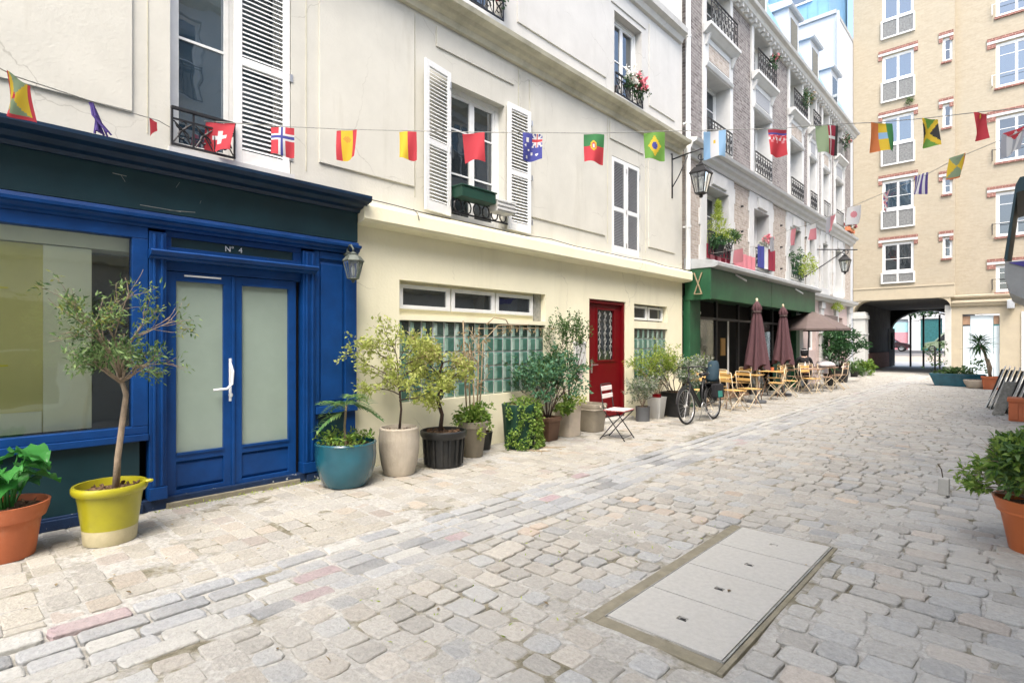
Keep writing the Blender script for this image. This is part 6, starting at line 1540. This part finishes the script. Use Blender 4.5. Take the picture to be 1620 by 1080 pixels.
F3 = [(1.09,12.41,3.60,f_rw,'pink and white flag beside the balcony bushes above the cafe',.55,0), (2.18,11.39,3.59,lambda u,v:'gr','pale blank flag before the brick wall above the cafe',.17,0), (2.69,10.91,3.61,f_rw,'red flag with a white edge above the green balcony',.22,-.1), (3.12,10.51,3.57,lambda u,v:'p' if v>.3 else 'w','faded pink flag on the second line',.20,0), (3.50,10.14,3.60,f_pw,'faded lilac and pink flag at the end of the brick house',.22,-.15),
      (3.88,9.78,3.62,f_jp,'white flag with a pink disc',.24,0), (4.38,9.32,3.67,f_uk,'pink and white crossed flag by the lower windows of the ochre house',.19,-.08), (4.82,8.90,3.72,f_stripes,'purple and white striped flag on the second line',.18,-.1), (5.21,8.53,3.78,f_gren2,'small yellow flag with an orange edge on the second line',.20,-.06), (5.73,8.04,3.82,f_cuba,'grey and white striped flag with a red triangle at the right edge',.26,-.12)]
for x, y, z, fn, lb, w_, sw in F3: flag((x, y, z-.01), .27, w_, fn, lb, (.72, -.69, 0), sway=sw)
# cloths on the balconies
def cloth(name, label, y0, y1, z0, z1, x, mats, fn):
    mb = MB(); n = 24
    for i in range(n):
        a, b = y0+(y1-y0)*i/n, y0+(y1-y0)*(i+1)/n; da, db = .02*sin(i*1.1), .02*sin((i+1)*1.1)
        mb.cur = fn(i/n); v = [mb.vert(p) for p in ((x+da, a, z0), (x+db, b, z0), (x+db, b, z1), (x+da, a, z1), (x+da-.012, a, z0), (x+db-.012, b, z0), (x+db-.012, b, z1), (x+da-.012, a, z1))]
        for q in ((0,1,2,3), (4,7,6,5), (0,4,5,1), (3,2,6,7)): mb.face([v[t] for t in q])
    tag(mb.build(name, mats, smooth=False), label, 'cloth')
cloth('hanging_cloth', 'blue white and red cloth tied over the second balcony above the cafe', 16.5, 17.95, 3.72, 4.36, .16, [c_['b'], c_['w'], c_['dr'], c_['lb']], lambda t: 0 if t < .3 else (3 if t < .4 else (1 if t < .6 else 2)))
cloth('hanging_cloth', 'crimson cloth behind the rail of the first balcony above the cafe', 13.25, 14.7, 3.62, 3.98, .05, [c_['dr'], c_['p']], lambda t: int(t*7) % 2)
cloth('hanging_cloth', 'long faded pink banner along the ledge above the cafe', 14.9, 16.4, 3.60, 3.98, .10, [c_['p']], lambda t: 0)
flowers('potted_plant', 'pink flowers above the striped cloth on the second balcony', .15, 17.2, 4.30, .14, .5, .18, 'silver', 'pinkf', 50, 50)

# ------------------------------------------------------------------ cafe furniture
def bistro_chair(name, label, loc, rz, slat, frame, group=None):
    t = thing(name, label, 'folding chair', loc, rz, group); r = .0085
    for s in (-.20, .20):
        mb = MB(); mb.tube([(s, .20, .84), (s, .15, .46), (s, -.02, .24), (s, -.20, .0)], r, 6); mb.build('leg', frame, t, smooth=True, world=False)
        mb = MB(); mb.tube([(s*.9, -.19, .44), (s*.9, .03, .22), (s*.9, .22, .0)], r, 6); mb.build('leg', frame, t, smooth=True, world=False)
    for pts, rr in (([(-.20, .2, .84), (-.17, .205, .855), (.17, .205, .855), (.20, .2, .84)], r), ([(-.2, -.17, .05), (.2, -.17, .05)], .006), ([(-.18, .2, .03), (.18, .2, .03)], .006), ([(-.2, -.19, .44), (.2, -.19, .44)], .006)):
        mb = MB(); mb.tube(pts, rr, 5); mb.build('cross_bar', frame, t, world=False)
    mb = MB()
    for k in range(6): mb.box(-.21, .21, -.20+k*.06, -.152+k*.06, .447, .46)
    mb.build('seat', slat, t, bevel=.003, world=False)
    mb = MB(); mb.obox((0, .185, .79), (.20, 0, 0), (0, .007, .001), (0, .003, .034)).obox((0, .17, .67), (.20, 0, 0), (0, .007, .001), (0, .003, .034)); mb.build('backrest', slat, t, bevel=.003, world=False)
    return t
rc = bistro_chair('folding_chair', 'red slatted folding chair with faded seat beside the red door', (1.12, 7.45, .003), radians(100), M['pinkslat'], M['black'])
for ch in rc.children:
    if ch.name.startswith('backrest'): ch.data.materials[0] = M['lightslat']
mb = MB(); mb.box(-.19, .19, -.19, .14, .4612, .468); mb.build('faded_top', M['lightslat'], rc, world=False)
gc = 'golden slatted folding chairs of the cafe'
c0 = bistro_chair('folding_chair', 'golden slatted chair nearest the bicycle, its back to the street', (1.05, 12.3, .003), radians(-30+180), M['gold'], M['palew'], gc)
more = [((1.15, 13.0, .003), radians(160), 'second golden chair from the bicycle, with its broad back to us'), ((1.02, 15.45, .003), radians(-80), 'golden chair seen from the side facing the first table'),
        ((.35, 13.1, .003), radians(10), 'golden chair behind the first table beside the cafe glass'), ((.25, 14.9, .003), radians(-20), 'golden chair behind the closed parasols'), ((1.0, 16.5, .003), radians(100), 'golden chair turned to the second table'),
        ((.45, 11.95, .003), radians(60), 'golden chair against the cafe post behind the bicycle'), ((.3, 17.6, .003), radians(-40), 'golden chair before the dark dado of the cafe'), ((1.15, 18.0, .003), radians(70), 'golden chair at the near side of the dark table')]
for loc, rz, lb in more: dup(c0, loc, rz, lb)
c1 = bistro_chair('folding_chair', 'weathered brown chair at the end of the terrace by the bush', (1.3, 20.9, .003), radians(-100), M['brownw'], M['palew'], 'brown slatted folding chairs at the far end of the terrace')
for loc, rz, lb in [((1.35, 20.2, .003), radians(-80), 'brown chair carrying the pale cushion side of the far table'), ((.6, 21.3, .003), radians(-10), 'brown chair behind the far table'), ((1.25, 19.2, .003), radians(100), 'brown chair turned sideways before the dark table'), ((.5, 18.7, .003), radians(150), 'brown chair beside the person in black')]: dup(c1, loc, rz, lb)
def table(name, label, loc, rz, top, frame, group=None, w=.60, l=.60):
    t = thing(name, label, 'table', loc, rz, group); mb = MB(); n = 7
    for k in range(n): mb.box(-l/2, l/2, -w/2+k*w/n+.003, -w/2+(k+1)*w/n-.003, .70, .718)
    mb.box(-l/2+.02, -l/2+.05, -w/2, w/2, .685, .6995).box(l/2-.05, l/2-.02, -w/2, w/2, .685, .6995); mb.build('tabletop', top, t, bevel=.003, world=False)
    for s in (-1, 1):
        mb = MB(); mb.tube([(s*(l/2-.06), -w/2+.05, .69), (s*(l/2-.06), w/2-.03, .0)], .010, 6); mb.build('leg', frame, t, smooth=True, world=False)
        mb = MB(); mb.tube([(s*(l/2-.09), w/2-.05, .69), (s*(l/2-.09), -w/2+.03, .0)], .010, 6); mb.build('leg', frame, t, smooth=True, world=False)
    mb = MB(); mb.tube([(-l/2+.06, 0, .35), (l/2-.06, 0, .35)], .008, 5); mb.build('cross_bar', frame, t, world=False)
    return t
tg = 'slatted folding tables of the cafe'
t0 = table('folding_table', 'golden topped folding table between the golden chairs', (.72, 14.25, .003), .1, M['gold'], M['brownw'], tg)
dup(t0, (.62, 16.35, .003), -.05, 'second golden folding table, under the right closed parasol')
dup(t0, (.55, 12.75, .003), .2, 'golden folding table hidden behind the two nearest golden chairs')
t1 = table('folding_table', 'dark brown folding table near the person in black', (.95, 18.7, .003), 0, M['brownw'], M['palew'], tg, w=.7, l=.7)
dup(t1, (1.0, 20.3, .003), .1, 'far brown folding table with a pale cushion on it')
mb = MB(); mb.lathe([(.0, .722), (.28, .725), (.36, .77), (.33, .84), (.2, .90), (.0, .92)], 24, (1.0, 20.3), sx=.8, sy=1.1, close=False, fn=lambda a: 1+.05*sin(3*a))
tag(mb.build('cushion', M['greycl'], smooth=True), 'rounded pale cushion lying on the far brown table', 'cushion')
bt = thing('bottle', 'small white bottle on the dark brown table', 'bottle', (.85, 18.6, .722)); mb = MB(); mb.lathe([(.03, .722), (.032, .84), (.012, .88), (.012, .93)], 12, (.85, 18.6)); mb.build('body', M['whitep'], bt, smooth='auto')
mb = MB(); mb.lathe([(.014, .93), (.014, .945)], 10, (.85, 18.6)); mb.build('cap', M['red'], bt)
bt = thing('condiment_pot', 'small pot of cutlery on the second golden table', 'pot', (.6, 16.35, .722)); mb = MB(); mb.lathe([(.04, .722), (.045, .82), (.04, .825)], 12, (.6, 16.35)); mb.build('pot', M['terra'], bt)
# parasols
def closed_parasol(label, x, y, zt, zb, rb):
    t = thing('closed_parasol', label, 'parasol', (x, y, 0), 0, 'closed plum parasols of the cafe')
    mb = MB(); mb.tube([(x, y, 0), (x, y, zt+.03)], .024, 10); mb.build('pole', M['palew'], t, smooth='auto')
    mb = MB(); mb.lathe([(.22, 0), (.23, .02), (.22, .06), (.05, .08), (.04, .3)], 20, (x, y)); mb.build('base', M['greypot'], t)
    mb = MB(); n = 64; rings = []
    prof = [(.03, zt), (.08, zt-.08), (.115, zt-.18), (.07, zt-.25), (.10, zt-.4), (rb*.62, zt-.9), (rb*.86, zb+.35), (rb, zb+.06)]
    for i, (r, z) in enumerate(prof):
        ring = []
        for j in range(n):
            a = 2*pi*j/n; k = 1+(.10+.22*i/7)*sin(8*a+.5*sin(z*3)); zz = z-(.16*(i == 7)*(.5+.5*sin(8*a/2+1)))-(.10*(i == 6)*max(0, sin(8*a)))
            ring.append(mb.vert((x+r*k*cos(a), y+r*k*sin(a), zz)))
        rings.append(ring)
    for A, Bq in zip(rings, rings[1:]):
        for j in range(n): mb.face((A[j], A[(j+1) % n], Bq[(j+1) % n], Bq[j]))
    mb.face(rings[0]); mb.build('canopy', M['plum'], t, smooth=True)
    mb = MB(); mb.ring((x, y, zt-.26), .10, .014, 'z'); mb.build('tie', M['taupecl'], t)
    mb = MB(); mb.lathe([(.0, zt+.09), (.03, zt+.06), (.03, zt+.02)], 10, (x, y), close=False); mb.build('finial', M['palew'], t)
closed_parasol('closed plum parasol left of its pair before the cafe', .85, 14.4, 2.56, .92, .25)
closed_parasol('closed plum parasol right of its pair, slimmer and farther', .72, 16.9, 2.55, .98, .235)
x, y = .52, 20.35; t = thing('open_parasol', 'open taupe square parasol at the far end of the cafe terrace', 'parasol', (x, y, 0))
mb = MB(); h0, h1 = 2.60, 1.98; n = 8; rim = []; S_ = 1.2
apex = mb.vert((x, y, h0)); ring = []; ang0 = radians(10)
for k in range(n*3):
    a = ang0+2*pi*k/(n*3); c8 = .93+.07*cos(n*(a-ang0)); r = S_*c8
    ring.append([mb.vert((x+r*f*cos(a), y+r*f*sin(a), h1+(h0-h1)*(1-f**1.25))) for f in (.33, .66, 1)]+[mb.vert((x+r*cos(a), y+r*sin(a), h1-.06))])
K = len(ring)
for k in range(K):
    A, Bq = ring[k], ring[(k+1) % K]; mb.face((apex, A[0], Bq[0]))
    for j in range(3): mb.face((A[j], A[j+1], Bq[j+1], Bq[j]))
mb.build('canopy', M['taupecl'], t, smooth=False)
mb = MB(); mb.tube([(x-.05, y-.15, 0), (x, y, h0-.02)], .022, 8); mb.build('pole', M['black'], t, smooth='auto')
mb = MB()
for k in range(n): a = ang0+2*pi*k/n; mb.tube([(x, y, h0-.06), (x+S_*.97*cos(a), y+S_*.97*sin(a), h1-.0)], .009, 4)
mb.build('rib', M['black'], t); mb = MB(); mb.lathe([(.25, 0), (.25, .06), (.05, .09), (.04, .3)], 20, (x-.05, y-.15)); mb.build('base', M['greypot'], t)
# seated person in black
def skin(name, mat, nodes, edges, parent, lvl=1):
    me = bpy.data.meshes.new(name); me.from_pydata([n_[0] for n_ in nodes], edges, []); o = bpy.data.objects.new(name, me); COL.objects.link(o); o.parent = parent
    me.materials.append(mat); md = o.modifiers.new('skin', 'SKIN'); me.skin_vertices or None
    if not me.skin_vertices: me.attributes
    bm = bmesh.new(); bm.from_mesh(me); ly = bm.verts.layers.skin.verify(); bm.verts.ensure_lookup_table()
    for v, n_ in zip(bm.verts, nodes): v[ly].radius = (n_[1], n_[1]*(n_[2] if len(n_) > 2 else 1)); v[ly].use_root = v.index == 0
    bm.to_mesh(me); bm.free(); md.use_smooth_shade = True
    s = o.modifiers.new('sub', 'SUBSURF'); s.levels = lvl; s.render_levels = lvl
    return o
pp = thing('person', 'seated person in black clothes with dark hair, seen from behind on the terrace', 'person', (.62, 19.35, 0), radians(25))
nd = [((0, 0, .52), .13, .9), ((0, .0, .70), .12), ((0, .01, .90), .14), ((0, .0, 1.02), .075), ((0, .02, 1.10), .05), ((0, .04, 1.17), .085), ((0, .045, 1.25), .08),
      ((-.18, 0, 1.0), .05), ((-.25, .06, .78), .04), ((-.20, .28, .74), .032), ((-.17, .36, .745), .025), ((.18, 0, 1.0), .05), ((.25, .06, .78), .04), ((.20, .28, .74), .032), ((.17, .36, .745), .025),
      ((-.10, .06, .50), .085), ((-.12, .44, .50), .06), ((-.12, .46, .09), .042), ((-.12, .58, .035), .032), ((.10, .06, .50), .085), ((.12, .44, .50), .06), ((.12, .46, .09), .042), ((.12, .58, .035), .032)]
ed = [(0,1),(1,2),(2,3),(3,4),(4,5),(5,6),(3,7),(7,8),(8,9),(9,10),(3,11),(11,12),(12,13),(13,14),(0,15),(15,16),(16,17),(17,18),(0,19),(19,20),(20,21),(21,22)]
for sx in (-1, 1):
    b_ = len(nd); w_ = 10 if sx < 0 else 14
    for k in range(5):
        fx = sx*.17+(k-2)*.018; nd.append(((fx, .40+(.0 if k in (0, 4) else .02), .745), .009)); nd.append(((fx+(k-2)*.003, .44, .735), .008)); ed += [(w_, b_+2*k), (b_+2*k, b_+2*k+1)]
skin('body', M['skin'], nd, ed, pp)
skin('jacket', M['clothd'], [(n_[0], n_[1]*1.14) for n_ in nd[:4]]+[(n_[0], n_[1]*1.2) for n_ in nd[7:10]]+[(n_[0], n_[1]*1.2) for n_ in nd[11:14]], [(0,1),(1,2),(2,3),(3,4),(4,5),(5,6),(3,7),(7,8),(8,9)], pp)
skin('trousers', M['clothd'], [(nd[0][0], .15)]+[(n_[0], n_[1]*1.15) for n_ in nd[15:18]]+[(n_[0], n_[1]*1.15) for n_ in nd[19:22]], [(0,1),(1,2),(2,3),(0,4),(4,5),(5,6)], pp)
mb = MB(); mb.lathe([(.02, 1.345), (.07, 1.33), (.10, 1.27), (.105, 1.2), (.09, 1.12), (.06, 1.08)], 20, (0, .02), close=True); mb.build('hair', M['clothd'], pp, smooth=True, world=False)
mb = MB(); mb.ring((0, .03, 1.285), .098, .012, 'z'); mb.build('headband', M['greycl'], pp, smooth=True, world=False)
sc_ = dup(c1, (.62, 19.35, .003), radians(205), 'brown chair on which the person in black sits')
# ------------------------------------------------------------------ bicycle
bk = thing('bicycle', 'black city bicycle with a blue grey covered child seat parked before the cafe', 'bicycle', (1.28, 10.15, 0), 0)
FW, RW, WR_ = (0, -.55, .345), (0, .55, .345), .345
def wheel(cy):
    mb = MB(); mb.ring((0, cy, WR_), WR_-.022, .020, 'x', 36, 8); w_ = mb.build('wheel', M['tyre'], bk, smooth=True, world=False)
    mb = MB(); mb.ring((0, cy, WR_), WR_-.05, .010, 'x', 36, 6); mb.build('rim', M['steel'], w_, smooth=True, world=False)
    mb = MB()
    for k in range(18): a = 2*pi*k/18; mb.tube([(.0, cy+.02*cos(a), WR_+.02*sin(a)), (0, cy+(WR_-.05)*cos(a+.1), WR_+(WR_-.05)*sin(a+.1))], .0018, 3)
    mb.tube([(-.04, cy, WR_), (.04, cy, WR_)], .022, 8); mb.build('spokes', M['steel'], w_, world=False)
wheel(-.55); wheel(.55)
mb = MB(); F_ = lambda *p: [(0, a, b) for a, b in p]
mb.tube(F_((-.36, .95), (-.42, .75)), .02, 8).tube(F_((-.40, .80), (.05, .30)), .02, 8).tube(F_((-.41, .72), (.0, .28)), .018, 8).tube(F_((.05, .28), (.20, .84)), .018, 8)
for s in (-.045, .045): mb.tube([(s, .05, .29), (s, .55, .345)], .011, 6).tube([(s, .17, .70), (s, .55, .345)], .010, 6).tube([(s, -.42, .75), (s, -.50, .5), (s, -.55, .345)], .014, 6)
mb.build('frame', M['black'], bk, smooth=True, world=False)
mb = MB(); mb.tube([(-.30, -.20, 1.02), (-.22, -.34, 1.06), (0, -.37, 1.05), (.22, -.34, 1.06), (.30, -.20, 1.02)], .012, 7).tube([(0, -.36, .94), (0, -.37, 1.05)], .014, 6); mb.build('handlebar', M['black'], bk, smooth=True, world=False)
mb = MB(); mb.lathe([(.0, .86), (.09, .87), (.11, .90), (.08, .93), (0, .93)], 16, (0, .24), sx=.8, sy=1.3, close=False); mb.build('saddle', M['black'], bk, smooth=True, world=False)
for cy in (-.55, .55):
    mb = MB(); mb.ring((0, cy, WR_), WR_+.02, .012, 'x', 16, 5, radians(20), radians(170)); mb.build('mudguard', M['black'], bk, smooth=True, world=False)
mb = MB(); mb.ring((.05, .05, .28), .085, .008, 'x', 20, 5).tube([(.06, .05, .28), (.06, .16, .18)], .008, 5).tube([(-.06, .05, .28), (-.06, -.06, .38)], .008, 5).box(.04, .14, .13, .2, .165, .19).box(-.14, -.04, -.1, -.03, .37, .395); mb.build('crank', M['steel'], bk, world=False)
mb = MB(); mb.tube([(0, .1, .28), (.14, .18, .01)], .010, 5).tube([(0, .1, .28), (-.12, .18, .01)], .010, 5); mb.build('kickstand', M['steel'], bk, world=False)
mb = MB(); mb.box(-.08, .08, .28, .78, .71, .725).tube([(.05, .7, .71), (.04, .55, .345)], .007, 5).tube([(-.05, .7, .71), (-.04, .55, .345)], .007, 5); mb.build('rack', M['black'], bk, world=False)
mb = MB(); mb.box(.06, .18, .36, .72, .42, .70).box(-.18, -.06, .36, .72, .42, .70); mb.build('pannier', M['clothd'], bk, bevel=.03, world=False)
mb = MB(); mb.box(.181, .186, .42, .60, .44, .56); mb.build('pannier_patch', plain('teal_patch', (.03, .22, .18), .6), bk, world=False)
# child seat under a cloth cover: shell built from stacked sections
mb = MB(); secs = []
for z, ya, yb, hw in ((.74, .46, .72, .10), (.80, .45, .74, .12), (.90, .50, .76, .125), (1.0, .54, .78, .125), (1.08, .57, .79, .11), (1.13, .60, .79, .09), (1.155, .64, .77, .05)):
    cy, ry = (ya+yb)/2, (yb-ya)/2; secs.append([mb.vert((hw*cos(a)*(1+.04*sin(5*a+z*9)), cy+ry*sin(a), z)) for a in [2*pi*k/20 for k in range(20)]])
for A, Bq in zip(secs, secs[1:]):
    for k in range(20): mb.face((A[k], A[(k+1) % 20], Bq[(k+1) % 20], Bq[k]))
mb.face(secs[0][::-1]); mb.face(secs[-1]); mb.build('child_seat_cover', M['cover'], bk, smooth=True, world=False)
bk.rotation_euler = (0, radians(-4), radians(-2)); 
# low litter: fallen leaves and small weeds in the joints
lt = MB()
for k in range(260):
    a = R.random(); px_ = R.uniform(.05, 1.9) if a < .7 else R.uniform(2.8, 6.9); py_ = R.uniform(0, 12)
    lt.leaf(V3(px_, py_, .006+R.uniform(0, .006)), V3(R.uniform(-1, 1), R.uniform(-1, 1), .1), R.uniform(.02, .05), R.uniform(.01, .022), up=V3(0, 0, 1), fold=.15, droop=0)
tag(lt.build('fallen_leaves', LF['dry'], recalc=False), kind='stuff')
ws_ = MB()
for k in range(420):
    a = R.random()
    if a < .6: q = V3(R.uniform(.13, .22), R.uniform(1.4, 3.4), .0)
    elif a < .8: q = V3(R.uniform(.0, .1), R.uniform(3.5, 11), 0)
    else: q = V3(R.uniform(2.9, 4.0), R.uniform(1.5, 4.5), -.006)
    ws_.leaf(q+V3(0, 0, .004), V3(R.uniform(-1, 1), R.uniform(-1, 1), R.uniform(.1, .9)), R.uniform(.012, .04), .008, fold=.1)
tag(ws_.build('moss_and_weeds', LF['lime'], recalc=False), kind='stuff')
